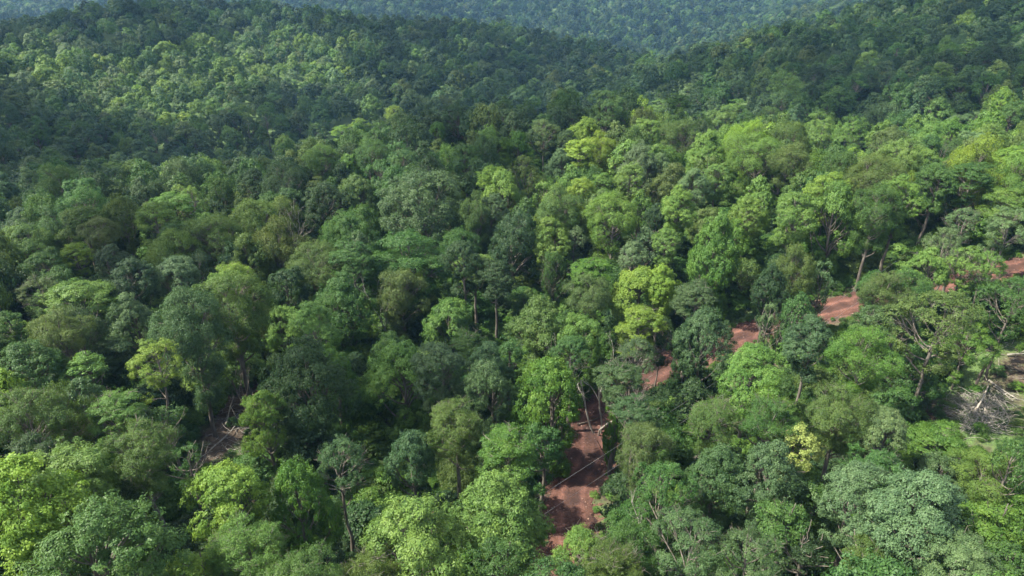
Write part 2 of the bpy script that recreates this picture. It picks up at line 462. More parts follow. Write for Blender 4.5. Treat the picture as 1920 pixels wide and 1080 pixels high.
def trunk_mesh(name, seed, kind, Lc, T, TL, lod=0, mat=None):
    rs = np.random.RandomState(seed + 77)
    acc = ([], [])
    n = 12
    z = np.linspace(-19, 2.6, n)
    x = np.cumsum(rs.randn(n)) * .16; y = np.cumsum(rs.randn(n)) * .16
    k0 = np.argmin(abs(z + 12)); x -= x[k0]; y -= y[k0]
    forks = 2 if kind in 'FS' and rs.rand() < .6 else 1
    ax = np.stack([x, y, z], 1)
    rad = np.interp(z, [-19, -12, -11, -4, 2.6], [.42, .38, .28, .22, .05])
    if kind == 'S': rad *= .72
    tube(acc, ax, rad, 8)
    order = np.argsort(Lc[:, 2])
    for j in order:
        c = Lc[j]
        hor = math.hypot(c[0], c[1])
        z0 = min(c[2] - hor * .75 - .6, 2.2); z0 = max(z0, -6.5)
        a = np.array([np.interp(z0, z, x), np.interp(z0, z, y), z0])
        r0 = np.interp(z0, z, rad) * .55
        P = bend(rs, a, c, 6, .08)
        P[:, 2] += np.sin(np.linspace(0, 1, 6) * math.pi) * hor * -.08
        tube(acc, P, np.linspace(r0, .035, 6), 5)
        if lod <= 0:
            m = np.nonzero(TL == j)[0]
            if len(m):
                for q in rs.choice(m, min(len(m), 9 if kind in 'FS' else 4), replace=False):
                    s = P[rs.randint(3, 6)]
                    tube(acc, bend(rs, s, T[q], 4, .1), np.linspace(.035, .010, 4), 3)
    V = np.concatenate(acc[0]); F = np.concatenate(acc[1])
    return mesh_np(name, V, F, mat or M_BARK, smooth=True)

def bare_meshes(name, seed, Ht, spread, stems=1, mat=None):
    rs = np.random.RandomState(seed)
    tr = ([], []); br = ([], [])
    def grow(p, d, L, r, lev):
        n = 5
        P = [p]; q = p.copy(); dd = d.copy()
        for i in range(n - 1):
            dd = nrm(dd + rs.randn(3) * .16 + np.array([0, 0, .05])); q = q + dd * L / (n - 1); P.append(q)
        P = np.array(P); rr = np.linspace(r, r * .45, n)
        tube(tr if lev == 0 else br, P, rr, 7 if lev == 0 else 4)
        if lev < 4:
            for k in range(rs.randint(3, 5) if lev < 3 else 2):
                t = .35 + .65 * rs.rand(); i = min(int(t * (n - 1)), n - 2)
                s = P[i] * (1 - (t * (n-1) - i)) + P[i+1] * (t * (n-1) - i) if True else P[i]
                nd = nrm(dd + rs.randn(3) * spread + np.array([0, 0, .25]))
                grow(s, nd, L * (.42 + .25 * rs.rand()), r * .42, lev + 1)
    for s in range(stems):
        a = rs.rand() * 6.28
        d = nrm(np.array([math.cos(a) * .22 * (stems > 1), math.sin(a) * .22 * (stems > 1), 1.0]))
        p = np.array([math.cos(a) * .2 * (stems > 1), math.sin(a) * .2 * (stems > 1), -.6])
        grow(p, d, Ht * (.55 + .1 * rs.rand()), (Ht * .014 + .03) * (.55 if stems > 1 else .9), 0)
    A_ = mesh_np(name + ' trunk', np.concatenate(tr[0]), np.concatenate(tr[1]), mat or M_PALE, smooth=True)
    B_ = mesh_np(name + ' branches', np.concatenate(br[0]), np.concatenate(br[1]), mat or M_PALE, smooth=True)
    return A_, B_

def tag(o, label=None, cat=None, group=None, kind=None):
    if label: o['label'] = label
    if cat: o['category'] = cat
    if group: o['group'] = group
    if kind: o['kind'] = kind
    return o
def link(name, me, parent=None, loc=(0, 0, 0)):
    o = bpy.data.objects.new(name, me); COL.objects.link(o)
    if parent: o.parent = parent
    o.location = loc
    return o

PAL = dict(dk=(0.030, 0.064, 0.021), md=(0.047, 0.105, 0.025), lt=(0.090, 0.168, 0.034), lm=(0.125, 0.212, 0.030), ol=(0.064, 0.112, 0.026),
           br=(0.070, 0.110, 0.029), sv=(0.086, 0.142, 0.055), bl=(0.050, 0.096, 0.035), yl=(0.21, 0.25, 0.06), gv=(0.066, 0.142, 0.022))
CW = dict(dk='dark green', md='mid green', lt='light green', lm='bright lime green', ol='olive green', br='brownish olive', sv='silvery green',
          bl='bluish green', yl='yellow flowering', gv='vivid green')
# ------------------------------------------------------------------ trees that can be told apart in the photograph
# where the crown shows (x, y), its width and height there, form, colour, description
TREES = [
 (1818,500,80,85,'S','lt','thin light green tree standing before the far end of the track'),
 (1640,540,60,75,'F','md','feathery mid green young tree between the red bank and the grassy bank'),
 (1285,655,70,135,'T','dk','dark upright tree left of the dense dark bluish tree above the glimpse of red track'),
 (1442,545,72,120,'T','dk','dark green upright tree in the dark hollow under the tall vivid green tree'),
 (1495,590,62,90,'R','md','mid green crown wedged between the red earth patch and the red bank'),
 (1135,705,95,85,'L','bl','bluish layered crown seen through the pale many stemmed snag'),
 (1700,545,90,80,'F','md','mid green feathery crown low in front of the grassy bank'),
 (1105,655,80,80,'T','md','mid green crown between the olive pointed dome and the low lime crown'),
 (45,965,250,250,'T','lm','big sunlit lime green tree filling the lower left corner'),
 (200,1010,250,170,'R','md','broad mid green crown with glossy leaves at the bottom left edge of the wood'),
 (135,885,190,150,'R','lt','wide light green crown touched with olive above the lower left corner'),
 (268,845,130,110,'F','ol','olive feathery crown beside the brown gully with the fallen logs'),
 (430,925,170,170,'T','lm','yellow lime tree in front of the brown gully, yellowest crown of the lower left'),
 (562,950,120,210,'T','gv','tall fresh green tree right beside the yellow lime tree'),
 (470,1020,150,100,'F','lt','light green tree below the yellow lime tree with dark bare limbs under it'),
 (497,800,88,150,'L','lt','light green layered small tree leaning on the left side of the great dark oak'),
 (590,735,188,255,'T','dk','great dark green oak, broad cone standing in the lower left middle'),
 (640,872,105,130,'S','bl','sparse bluish tree with a rusty shoot in front of the great dark oak'),
 (362,1062,120,60,'R','lm','lime crown at the bottom edge left of the dark bare limbs'),
 (560,1062,170,55,'F','md','mid green feathery crown cut by the bottom edge left of the dark grassy lane'),
 (215,772,110,90,'L','lt','small light green layered tree on the left above the wide light crown'),
 (313,795,80,95,'S','md','thin mid green young tree at the upper left edge of the brown gully'),
 (62,785,130,110,'F','ol','olive grey feathery crown near the left edge at two thirds height'),
 (8,745,85,130,'R','lm','yellow green crown at the left edge beside the olive grey feathery crown'),
 (70,845,110,70,'R','dk','low dark crown in the shade above the big lime tree'),
 (352,862,62,80,'S','md','small mid green sapling on the near bank of the gully'),
 (772,868,112,165,'T','bl','dense bluish green tree beside the dark grassy lane'),
 (930,955,205,185,'T','lt','large bright light green tree left of the widest stretch of red track'),
 (775,1015,215,165,'R','lt','broad light green crown with pale shining leaves at the bottom centre'),
 (955,852,118,110,'L','gv','vivid green round tree between the feathery grey one and the track'),
 (940,1035,110,90,'F','md','dull mid green crown at the bottom edge under the large bright tree'),
 (855,800,112,100,'F','ol','greyish olive feathery crown above the vivid round tree'),
 (918,735,108,145,'R','bl','bluish mid green tree behind the greyish olive feathery crown'),
 (1030,745,150,215,'T','gv','tall vivid green tree whose lime right side hangs over the track'),
 (1052,852,85,110,'L','md','lower mid green tree hanging over the left edge of the red track'),
 (1152,790,50,185,'V','gv','narrow vine covered column on the right edge of the red track'),
 (1207,845,108,125,'F','br','brownish olive twiggy tree right of the vine covered column'),
 (1192,770,88,80,'L','bl','bluish small tree just behind the vine covered column'),
 (1078,1010,115,100,'T','lt','light green bush topped tree at the near end of the visible track'),
 (1242,930,130,160,'S','md','open twiggy mid green tree right of the track bend'),
 (1150,1045,120,70,'F','ol','olive scrubby small tree at the bottom edge right of the track'),
 (757,712,148,180,'T','lt','light green billowing tree just right of the great dark oak'),
 (690,1062,130,55,'F','ol','olive crown cut by the bottom edge under the broad shining crown'),
 (1345,905,130,165,'T','bl','bluish green round topped tree, left one of the pair below the yellow flowering tree'),
 (1442,905,140,185,'T','bl','bluish green tree, right one of the pair touching the yellow flowering tree'),
 (1300,1005,160,130,'S','bl','dark bluish open crown at the bottom under the left bluish tree'),
 (1490,838,92,100,'T','yl','tree covered in pale yellow blossom in the lower right'),
 (1655,800,112,115,'T','sv','grey silvery tree with a pointed top right of the olive thicket'),
 (1575,785,120,115,'F','ol','dark olive feathery tree between the lime dome and the silvery pointed tree'),
 (1413,700,130,145,'T','lt','bright light green domed tree right of centre below the red bank'),
 (1335,785,100,85,'F','ol','pale olive feathery crown below left of the bright domed tree'),
 (1440,785,110,70,'F','md','mid green feathery crown directly under the bright domed tree'),
 (1757,825,125,80,'L','gv','vivid green spreading tree just left of the felled logs'),
 (1612,915,150,135,'T','sv','silvery green crown at the upper left of the biggest silver tree'),
 (1712,960,195,200,'T','sv','biggest silver green tree in the lower right'),
 (1795,1045,150,110,'R','sv','silvery crown cut by the bottom edge right of the biggest silver tree'),
 (1640,862,110,60,'R','md','low mid green crown under the grey silvery pointed tree'),
 (1762,888,118,85,'R','bl','bluish bush crown below the white post'),
 (1838,890,130,105,'F','lt','light green bushy growth right of the white post'),
 (1852,975,112,80,'L','gv','vivid green layered crown right of the biggest silver tree'),
 (1893,880,95,150,'S','md','thin see-through tree with a dark trunk at the right edge below the logs'),
 (1875,1052,120,80,'R','md','mid green crown in the bottom right corner'),
 (1630,1045,90,80,'F','ol','yellow olive small crown in front of the biggest silver tree'),
 (1405,1030,150,110,'S','bl','dark bluish open crown at the bottom under the right bluish tree'),
 (1510,1035,75,70,'L','dk','dark palm-like small tree in the black gap left of the silver trees'),
 (1462,972,110,75,'L','md','mid green layered crown at the foot of the right bluish tree'),
 (1340,485,110,200,'T','gv','tall vivid green tree standing over the dark hollow at right centre'),
 (1403,398,80,62,'R','lt','small sunlit dome peeping behind the tall vivid tree'),
 (1490,400,92,92,'R','lt','pale light green round crown right of the small sunlit dome'),
 (1558,415,112,185,'T','lt','tall light green tree of stacked billows above the dark grassy bank'),
 (1485,525,80,125,'F','ol','narrow olive green tree leaning out of the dark hollow'),
 (1535,540,52,110,'S','sv','slim silvery tree beside the narrow olive one'),
 (1520,640,102,115,'T','bl','greyish blue green tree between the two patches of red bank'),
 (1440,600,42,85,'S','sv','thin silver sapling left of the vine covered stump'),
 (1466,625,36,105,'V','dk','dark vine covered stump between the two patches of red bank'),
 (1655,415,95,115,'F','md','mid green drooping tree over the head of the grassy bank'),
 (1742,378,110,140,'R','dk','deep dark tree behind the pale saplings at the right'),
 (1320,640,112,155,'T','bl','dense dark bluish tree left of the red earth patch'),
 (1737,505,92,95,'T','lt','yellow lime crown topping the big open olive tree at right'),
 (1655,552,92,80,'F','ol','olive crown right of the red bank below the wires'),
 (1635,603,70,75,'R','bl','round bluish small tree at the right end of the red bank'),
 (1760,600,170,150,'S','ol','large open olive tree with dark leaning trunks at the right'),
 (1815,640,105,90,'S','gv','vivid green layered crown left of the felled logs clearing'),
 (1612,655,130,85,'F','gv','vivid green fern leaved crown in front of the red bank'),
 (1700,700,120,110,'S','md','mid green open tree with dark tall trunks in front of the clearing'),
 (1885,430,100,95,'S','sv','pale green spreading tree with a dark fork standing by the far track'),
 (1790,405,60,60,'S','sv','greyish half bare tree on the bank at the far right'),
 (1780,470,55,90,'S','sv','slim pale sapling on the near side of the far track'),
 (1900,565,110,120,'S','md','thin mid green tree at the right edge under the far track'),
 (1855,505,75,75,'S','lt','light green young tree in front of the far track'),
 (1305,560,82,75,'L','bl','bluish green layered crown above the dense dark bluish tree'),
 (1200,540,130,125,'T','lm','brightest lime tree at the very centre right'),
 (1173,600,85,80,'L','lm','low lime crown with streaming sprays below the brightest lime tree'),
 (1256,545,72,95,'T','lm','narrow lime crown at the right side of the brightest lime tree'),
 (1010,605,122,120,'T','ol','olive green pointed dome left of the lime trees'),
 (1107,560,92,90,'F','br','brown feathery half bare crown between the olive dome and the lime trees'),
 (755,552,100,115,'F','br','brown gold feathery tree with grey trunks near the middle'),
 (770,478,172,105,'L','md','wide flat layered mid green tree above the brown gold one'),
 (780,390,180,155,'R','bl','huge dark bluish crown in the upper middle'),
 (965,470,112,155,'R','dk','massive dark green tree at the centre of the picture'),
 (930,522,80,85,'L','dk','dark glossy small tree with a pale bare trunk before the massive dark one'),
 (1107,500,82,50,'L','gv','vivid green flat crown right of the massive dark tree'),
 (1150,415,105,115,'F','lt','light olive fan shaped tree on dark trunks above the lime trees'),
 (1185,475,60,50,'R','sv','silver crown in front of the dark trunks of the fan shaped tree'),
 (1250,455,60,60,'R','lt','light green crown on the left shoulder of the tall vivid tree'),
 (1232,415,60,100,'T','dk','narrow dark tree right of the fan shaped tree'),
 (650,580,140,170,'T','md','tall mid green tree left of the brown gold feathery tree'),
 (955,668,62,72,'R','md','small mid green crown below left of the olive pointed dome'),
 (825,682,112,105,'R','bl','bluish mid green crown right of the billowing tree'),
 (913,690,90,120,'T','bl','lighter bluish tree beside the small mid green crown'),
 (880,632,72,32,'L','md','flat topped mid green crown below the red earth glimpse'),
 (1192,672,85,95,'S','bl','bluish open tree behind the pale many stemmed snag'),
 (1050,400,92,90,'F','ol','olive light crown above the centre'),
 (1080,450,42,52,'R','sv','small silver crown between the massive dark tree and the fan shaped tree'),
 (925,385,62,45,'R','bl','bluish low crown right of the huge bluish one'),
 (893,412,62,90,'F','ol','olive narrow tree between the huge bluish crown and the massive dark tree'),
 (1040,520,52,105,'F','md','slim mid green tree at the right flank of the massive dark tree'),
 (333,518,102,112,'T','sv','pale silver green round tree in the left middle'),
 (405,443,125,92,'F','ol','olive dome with fine twigs above the pale silver round tree'),
 (592,488,120,78,'F','br','olive gold flat dome left of the wide layered tree'),
 (250,605,90,130,'T','sv','silver green tower of a tree at the left above the leaning pale tree'),
 (435,585,150,150,'F','ol','big yellowish olive feathery tree in the left middle'),
 (150,550,130,82,'L','lt','light green flat layered crown near the left edge'),
 (250,520,90,80,'R','dk','dark dome between the flat layered crown and the pale silver round tree'),
 (112,622,110,72,'F','br','greyish olive twiggy crown below the flat layered crown'),
 (285,685,105,110,'S','lm','leaning open tree with pale trunk and yellow green leaves at left'),
 (160,692,80,72,'L','lt','light green bush crown left of the leaning open tree'),
 (15,605,55,52,'R','md','mid green crown at the left edge beside the dark hollow'),
 (540,545,82,105,'R','dk','dark bluish tree right of the big yellowish olive tree'),
 (585,602,108,98,'T','lt','rounded mid to light green crown behind the great dark oak'),
 (620,400,102,130,'R','dk','tall dark green dome left of the huge bluish crown'),
 (523,412,80,90,'F','ol','olive tree with a pale forked trunk left of the tall dark dome'),
 (187,440,72,62,'F','br','grey olive half bare crown in the upper left middle'),
 (290,402,80,58,'L','lt','light green layered crown above the olive twiggy dome on the left'),
 (330,378,90,50,'L','lt','light green flat crown farther up from the layered one'),
 (440,505,72,34,'F','lm','yellow olive tuft on top of the big yellowish olive tree'),
 (65,545,70,60,'S','br','half bare grey brown crown near the left edge'),
 (40,445,82,90,'R','dk','dark bluish crown at the left edge in the upper middle'),
 (88,490,88,60,'R','md','mid green crown left of the small yellow tipped one'),
 (140,480,60,60,'L','lm','small yellow tipped crown among dark trees at the left'),
 (215,482,72,60,'R','dk','dark round crown right of the small yellow tipped one'),
 (60,668,130,72,'R','md','mid green wide crown at the left below the twiggy grey olive one'),
 (333,442,60,60,'F','md','dull green crown left of the olive twiggy dome'),
 (970,285,68,95,'T','gv','distinct deep green egg shaped tree above the centre'),
 (925,335,68,60,'L','lm','lime small crown below left of the egg shaped tree'),
 (1050,315,60,80,'T','sv','silver bluish tree right of the egg shaped tree'),
 (1090,352,62,52,'R','lm','pale lime crown below the silver bluish tree'),
 (1125,282,62,62,'F','lm','yellow green airy crown right of the silver bluish tree'),
 (1065,262,50,45,'R','dk','dark small dome behind the silver bluish tree'),
 (1240,322,52,80,'T','sv','silver white leaved narrow tree on the sunny ridge'),
 (875,305,72,80,'R','md','mid green dark crown left of the egg shaped tree'),
 (855,225,72,60,'R','dk','dark crown on the skyline of the near ridge, left of its middle'),
 (950,208,60,45,'R','dk','small dark crown on the near ridge above the egg shaped tree'),
 (1020,203,80,60,'R','dk','wide dark crown on the near ridge skyline'),
 (1078,212,60,60,'R','dk','dark tree with bare patches beneath on the near ridge'),
 (1140,205,90,75,'R','md','broad mid green crown on the near ridge skyline'),
 (1238,208,66,42,'L','lt','first sunlit crown on the skyline of the right ridge'),
 (1212,240,62,50,'R','lt','sunlit crown just below the first sunlit skyline crown'),
 (1278,262,92,82,'F','ol','big olive gold airy dome on the sunny ridge'),
 (673,243,50,42,'L','lm','lime lit small crown at the left end of the near ridge'),
 (737,217,42,42,'R','lm','pale yellow lit crown on the left shoulder of the near ridge'),
 (1020,243,60,50,'S','br','half bare olive crown under the near ridge skyline'),
 (820,248,42,58,'T','gv','vivid green slim tree under the near ridge skyline'),
 (1355,226,80,60,'R','lt','sunlit light crown on the right ridge skyline'),
 (1380,207,60,42,'L','gv','small vivid crown topping the right ridge skyline'),
 (1442,217,62,36,'F','ol','olive low crown on the right ridge skyline'),
 (1535,238,95,55,'R','lt','long light green crown on the right ridge skyline'),
 (1592,252,90,68,'R','gv','big vivid crown at the fall of the right ridge'),
 (1412,285,112,80,'F','lt','pale gold green feathery crown on the sunny ridge'),
 (1480,305,80,70,'F','ol','olive feathery crown right of the pale gold green one'),
 (1555,352,80,62,'R','lm','yellow green rounded crown above the stacked billow tree'),
 (1632,328,122,82,'F','br','reddish olive spreading crown with bare twigs at right'),
 (1705,342,52,70,'F','lm','yellow green crown right of the reddish olive one'),
 (1755,335,82,72,'R','md','mid green crown at right between the yellow green one and the edge'),
 (1680,283,112,52,'R','lt','long light green crown behind the reddish olive one'),
 (1810,232,72,60,'S','sv','dark silvery tree with dull leaves near the right edge'),
 (1850,262,70,62,'R','lt','light rounded crown right of the dark silvery tree'),
 (1897,217,80,60,'R','md','mid green crown at the right edge level with the ridge'),
 (1903,300,62,62,'L','lm','sunny lime crown at the right edge'),
 (1820,332,80,72,'L','md','mid green layered crown near the right edge'),
 (1470,165,102,60,'R','lt','large lighter dome alone on the hillside behind the right ridge'),
 (1300,345,70,70,'T','sv','silver crested tree on the slope of the sunny ridge'),
 (1345,330,60,60,'R','lt','light round crown between the silver crested tree and the gold green one'),
 (1180,330,70,60,'R','lt','light green crown on the sunny slope left of the silver white tree'),
 (1130,350,50,60,'L','lt','fresh green crown right of the pale lime crown'),
 (700,300,80,80,'F','md','soft mid green tree with thin tops on the left slope of the ridge'),
 (640,265,60,60,'L','lm','yellow lit crown standing up beside the valley'),
 (600,300,70,60,'F','lt','light olive crown above the tall dark dome'),
 (480,340,80,60,'R','dk','dark green crown above the olive forked tree'),
 (1860,370,90,70,'L','lt','light green layered crown behind the pale spreading tree'),
]
# places kept free of crowns so that the ground shows: outlines in the photograph
CLEAR = [
 [(1010,960),(1060,885),(1098,790),(1130,765),(1138,870),(1118,930),(1100,1005),(1050,990)],
 [(1368,608),(1432,600),(1432,645),(1368,690)],
 [(1543,570),(1602,552),(1606,605),(1560,628)],
 [(1868,494),(1920,480),(1920,512),(1868,516)],
 [(1640,495),(1720,470),(1710,510),(1610,545)],
 [(1790,770),(1800,705),(1850,650),(2000,610),(2020,830),(1860,835),(1795,820)],
 [(392,870),(408,790),(445,730),(474,715),(445,820),(402,890)],
 [(665,880),(700,835),(735,825),(722,870),(690,960),(620,1060),(600,1040)],
 [(920,595),(952,598),(945,640),(912,672)],
 [(1380,160),(1420,150),(1415,195),(1390,205)],
 [(1226,700),(1256,672),(1250,780),(1228,785)],
]
# where the sun breaks through
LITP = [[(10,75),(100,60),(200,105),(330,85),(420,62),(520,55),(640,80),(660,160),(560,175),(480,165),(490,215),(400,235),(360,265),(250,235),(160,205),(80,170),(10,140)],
        [(-200,-60),(150,-60),(120,28),(-200,45)], [(1440,-60),(1700,-60),(1640,0),(1560,18),(1440,10)],
        [(640,225),(760,205),(760,262),(640,300)],
        [(1000,300),(1060,250),(1190,225),(1220,190),(1400,190),(1660,262),(1840,240),(2100,240),(2100,480),(1500,520),(1000,520)]]
# ------------------------------------------------------------------ ground sheet
def axis(lo, f0, f1, hi, fine, coarse):
    a = [f0]
    s = fine
    while a[-1] > lo:
        s = min(s * 1.25, coarse); a.append(a[-1] - s)
    b = list(np.arange(f0, f1, fine))[1:] + [f1]
    s = fine
    while b[-1] < hi:
        s = min(s * 1.12, coarse * (3 if b[-1] > 1500 else 1)); b.append(b[-1] + s)
    return np.array(a[::-1] + b)
ax_x = axis(-2400, -85, 110, 2400, 1.25, 16)
ax_y = axis(-1500, 12, 150, 2800, 1.25, 14)
XX, YY = np.meshgrid(ax_x, ax_y)
ZZ = height(XX, YY)
ny, nx = XX.shape
rsn = np.random.RandomState(3)
nearm = np.hypot(XX, YY) < 220
ZZ = ZZ + np.where(nearm, rsn.randn(ny, nx) * 0.05, 0)
GV = np.stack([XX.ravel(), YY.ravel(), ZZ.ravel()], 1)
ii = (np.arange(ny - 1)[:, None] * nx + np.arange(nx - 1)[None, :]).ravel()
GF = np.stack([ii, ii + 1, ii + nx + 1, ii + nx], 1)

def inpoly(px, py, poly):
    r = np.zeros(px.shape, bool); n = len(poly); j = n - 1
    for i in range(n):
        xi, yi = poly[i]; xj, yj = poly[j]
        c = ((yi > py) != (yj > py)) & (px < (xj - xi) * (py - yi) / (yj - yi + 1e-9) + xi)
        r ^= c; j = i
    return r
CLEAR_S = []
for poly in CLEAR:
    xs = [q[0] for q in poly]; ys = [q[1] for q in poly]
    q = [(a, b) for a in range(int(min(xs)), int(max(xs)) + 1, 12) for b in range(int(min(ys)), int(max(ys)) + 1, 12)]
    qa = np.array(q, float); m = inpoly(qa[:, 0], qa[:, 1], poly)
    CLEAR_S.append([tuple(v) for v in qa[m]] + list(poly))

gp = proj(GV)
cover = np.where(np.hypot(GV[:, 0], GV[:, 1]) > 170, .5, 0.0)
closeg = (gp[:, 2] > 0) & (np.hypot(GV[:, 0], GV[:, 1]) < 200)
for k, v in ((5, .06), (4, .35), (6, -.3), (7, .22), (8, -.3), (9, -.3)):
    m = closeg & inpoly(gp[:, 0], gp[:, 1], CLEAR[k]); cover[m] = v
M_GROUND = ground_material()
spd, _ = trk_dist(GV[:, 0], GV[:, 1])
spoil = np.clip((5.2 - spd) / 3.4, 0, 1) * .6
g = link('ground', mesh_np('ground', GV, GF, M_GROUND, {'cover': ('POINT', cover), 'spoil': ('POINT', spoil)}, smooth=True))
tag(g, 'forest floor of leaf litter and moss running under the trees', 'ground', kind='structure')

# ------------------------------------------------------------------ the dirt track
def track_mesh():
    rs = np.random.RandomState(8)
    n = 13
    V = []; F = []; A_ = []
    T = np.gradient(TRK, axis=0); T = nrm(T); N = np.stack([-T[:, 1], T[:, 0]], 1)
    P = TRK
    seg = np.concatenate([[0], np.cumsum(np.hypot(*np.diff(P, axis=0).T))])
    s = np.arange(0, seg[-1], .6)
    PX = np.interp(s, seg, P[:, 0]); PY = np.interp(s, seg, P[:, 1]); NX = np.interp(s, seg, N[:, 0]); NY = np.interp(s, seg, N[:, 1])
    m = len(s)
    wl_ = 2.15 + np.convolve(rs.randn(m + 8), np.ones(9) / 3, 'valid') * .35 + rs.randn(m) * .12
    wr_ = 2.15 + np.convolve(rs.randn(m + 8), np.ones(9) / 3, 'valid') * .35 + rs.randn(m) * .12
    t = np.linspace(-1, 1, n)
    off = np.where(t < 0, t * wl_[:, None], t * wr_[:, None])
    X = PX[:, None] + NX[:, None] * off; Y = PY[:, None] + NY[:, None] * off
    Z = height(X, Y) + .14 - .16 * (abs(t) > .9) + rs.randn(m, n) * .025
    V = np.stack([X.ravel(), Y.ravel(), Z.ravel()], 1)
    i = (np.arange(m - 1)[:, None] * n + np.arange(n - 1)[None, :]).ravel()
    F = np.stack([i, i + 1, i + n + 1, i + n], 1)
    return mesh_np('dirt track', V, F, track_material(), {'across': ('POINT', np.tile(t, m))}, smooth=True)
t_ = link('dirt_track', track_mesh())
tag(t_, 'red earth track bulldozed through the forest', 'track', kind='structure')

# ------------------------------------------------------------------ tree forms
KN = {'R': 'broadleaf_tree', 'T': 'broadleaf_tree', 'F': 'feathery_tree', 'L': 'layered_tree', 'S': 'open_tree', 'V': 'vine_covered_tree'}
FORMS = {}
def forms(kind, lod):
    key = (kind, lod)
    if key not in FORMS:
        nv = {-1: {'R': 2, 'T': 3, 'F': 2, 'L': 1, 'S': 1, 'V': 1}, 0: {'R': 3, 'T': 4, 'F': 3, 'L': 2, 'S': 3, 'V': 1}, 1: {'R': 3, 'T': 3, 'F': 2, 'L': 1, 'S': 2, 'V': 1}, 2: {'R': 3, 'T': 3, 'F': 1, 'L': 1, 'S': 1, 'V': 1}}[lod][kind]
        L = []
        for i in range(nv):
            nm = 'crown form'
            sd = ord(kind) * 31 + i * 7 + lod * 101
            me, Lc, T, TL = crown_mesh(nm, sd, kind, lod)
            tm = trunk_mesh('trunk form', sd, kind, Lc, T, TL, lod) if lod < 2 else None
            L.append((me, tm))
        FORMS[key] = L
    return FORMS[key]

rng = random.Random(11)
placed = []          # x, y, R, zc, V, individual?
def vary(c, r=None, a=.12):
    r = r or rng
    f = 1 + r.uniform(-a, a)
    return [max(.008, c[0] * f * (1 + r.uniform(-.10, .10))), max(.01, c[1] * f), max(.006, c[2] * f * (1 + r.uniform(-.12, .12)))]

SVF = {}
def put_tree(x, y, R, V, Ht, kind, tint, label, group='trees of the hillside forest'):
    gz = h1(x, y)
    small = R < 2.6
    me, tm = rng.choice(forms(kind, -1 if R > 4.4 else 0 if R > 1.9 else 1))
    e = link(KN[kind], None, None, (x, y, gz))
    e.rotation_euler = (0, 0, rng.uniform(0, 6.283))
    tag(e, label, 'tree', group)
    zc = Ht - V / 2
    s = (R / 4.75, R / 4.75, V / 8.6)
    c = link('crown', me, e, (0, 0, zc)); c.scale = s
    c['tint'] = [float(q) for q in tint] + [1.0]
    # a trunk of this tree's own height
    s2 = R / 4.75
    t = link('trunk', tm, e, (0, 0, zc)); t.scale = (max(s[0], .6) if small else s[0], max(s[1], .6) if small else s[1], s[2] if s[2] * 19 > zc else zc / 18.0)
    placed.append((x, y, R, gz + zc, V))
    if 'DBG' in globals():
        for k in range(len(CLEAR)):
            pq = proj((x, y, gz + zc))[0]; rx = R * FPX / pq[2]; ry = app_h(R, V, .6) * FPX / pq[2] / 2
            n = sum(((qx - pq[0]) / rx) ** 2 + ((qy - pq[1]) / ry) ** 2 < .9 for qx, qy in CLEAR_S[k])
            if n > 1: print('COVER', k, n, len(CLEAR_S[k]), label)
    return e

def app_h(R, V, a): return 2 * math.sqrt((V / 2) ** 2 * math.cos(a) ** 2 + R ** 2 * math.sin(a) ** 2)
hand = []
for (px, py, w, h, kind, colr, lab) in TREES:
    up = 9.0
    top = py - h / 2
    cy = py
    Ht = None
    hr = rng.uniform(12.5, 16.5)
    for it in range(4):
        P = hit(px, cy, up)
        if P is None: break
        z = proj(P)[0, 2]
        d = np.linalg.norm(P - CO)
        a = math.asin((CO[2] - P[2]) / d)
        R = w * z / (2 * FPX) * 1.04
        hm = h * z / FPX
        V = 2 * math.sqrt(max((hm / 2) ** 2 - (R * math.sin(a)) ** 2, 0.01)) / math.cos(a)
        V = min(max(V, {'R': 2.0, 'T': 2.25, 'F': 1.8, 'S': 1.8, 'V': 2, 'L': 1.65}[kind] * R), 4.2 * R if kind != 'V' else 12 * R)
        cy = top + app_h(R, V, a) * FPX / z / 2
        Ht = max(V + 2.5, min(hr, 7 + 2.6 * R))
        if kind == 'V': Ht = V + .6
        if 'felled logs' in lab or 'white post' in lab or 'clearing' in lab: Ht = max(V + 1.0, Ht * .6)
        up = Ht - V / 2
    if P is None: print('no ground for', lab); continue
    hand.append(dict(px=px, py=cy, w=w, hh=app_h(R, V, a) * FPX / z, x=P[0], y=P[1], d=d, R=R, V=V, Ht=Ht, kind=kind, col=colr, lab=lab))
# keep stems off the track
for t in hand:
    for it in range(12):
        dd, _ = trk_dist(t['x'], t['y'])
        if dd[0] > 2.3: break
        k = np.argmin(np.hypot(TRK[:, 0] - t['x'], TRK[:, 1] - t['y']))
        v = np.array([t['x'], t['y']]) - TRK[k]; v = v / (np.linalg.norm(v) + 1e-6)
        t['x'] += v[0] * .4; t['y'] += v[1] * .4
for t in hand:
    put_tree(t['x'], t['y'], t['R'], t['V'], t['Ht'], t['kind'], vary(PAL[t['col']], a=.06), t['lab'])
print('hand trees', len(hand), 'dist', min(t['d'] for t in hand), max(t['d'] for t in hand))

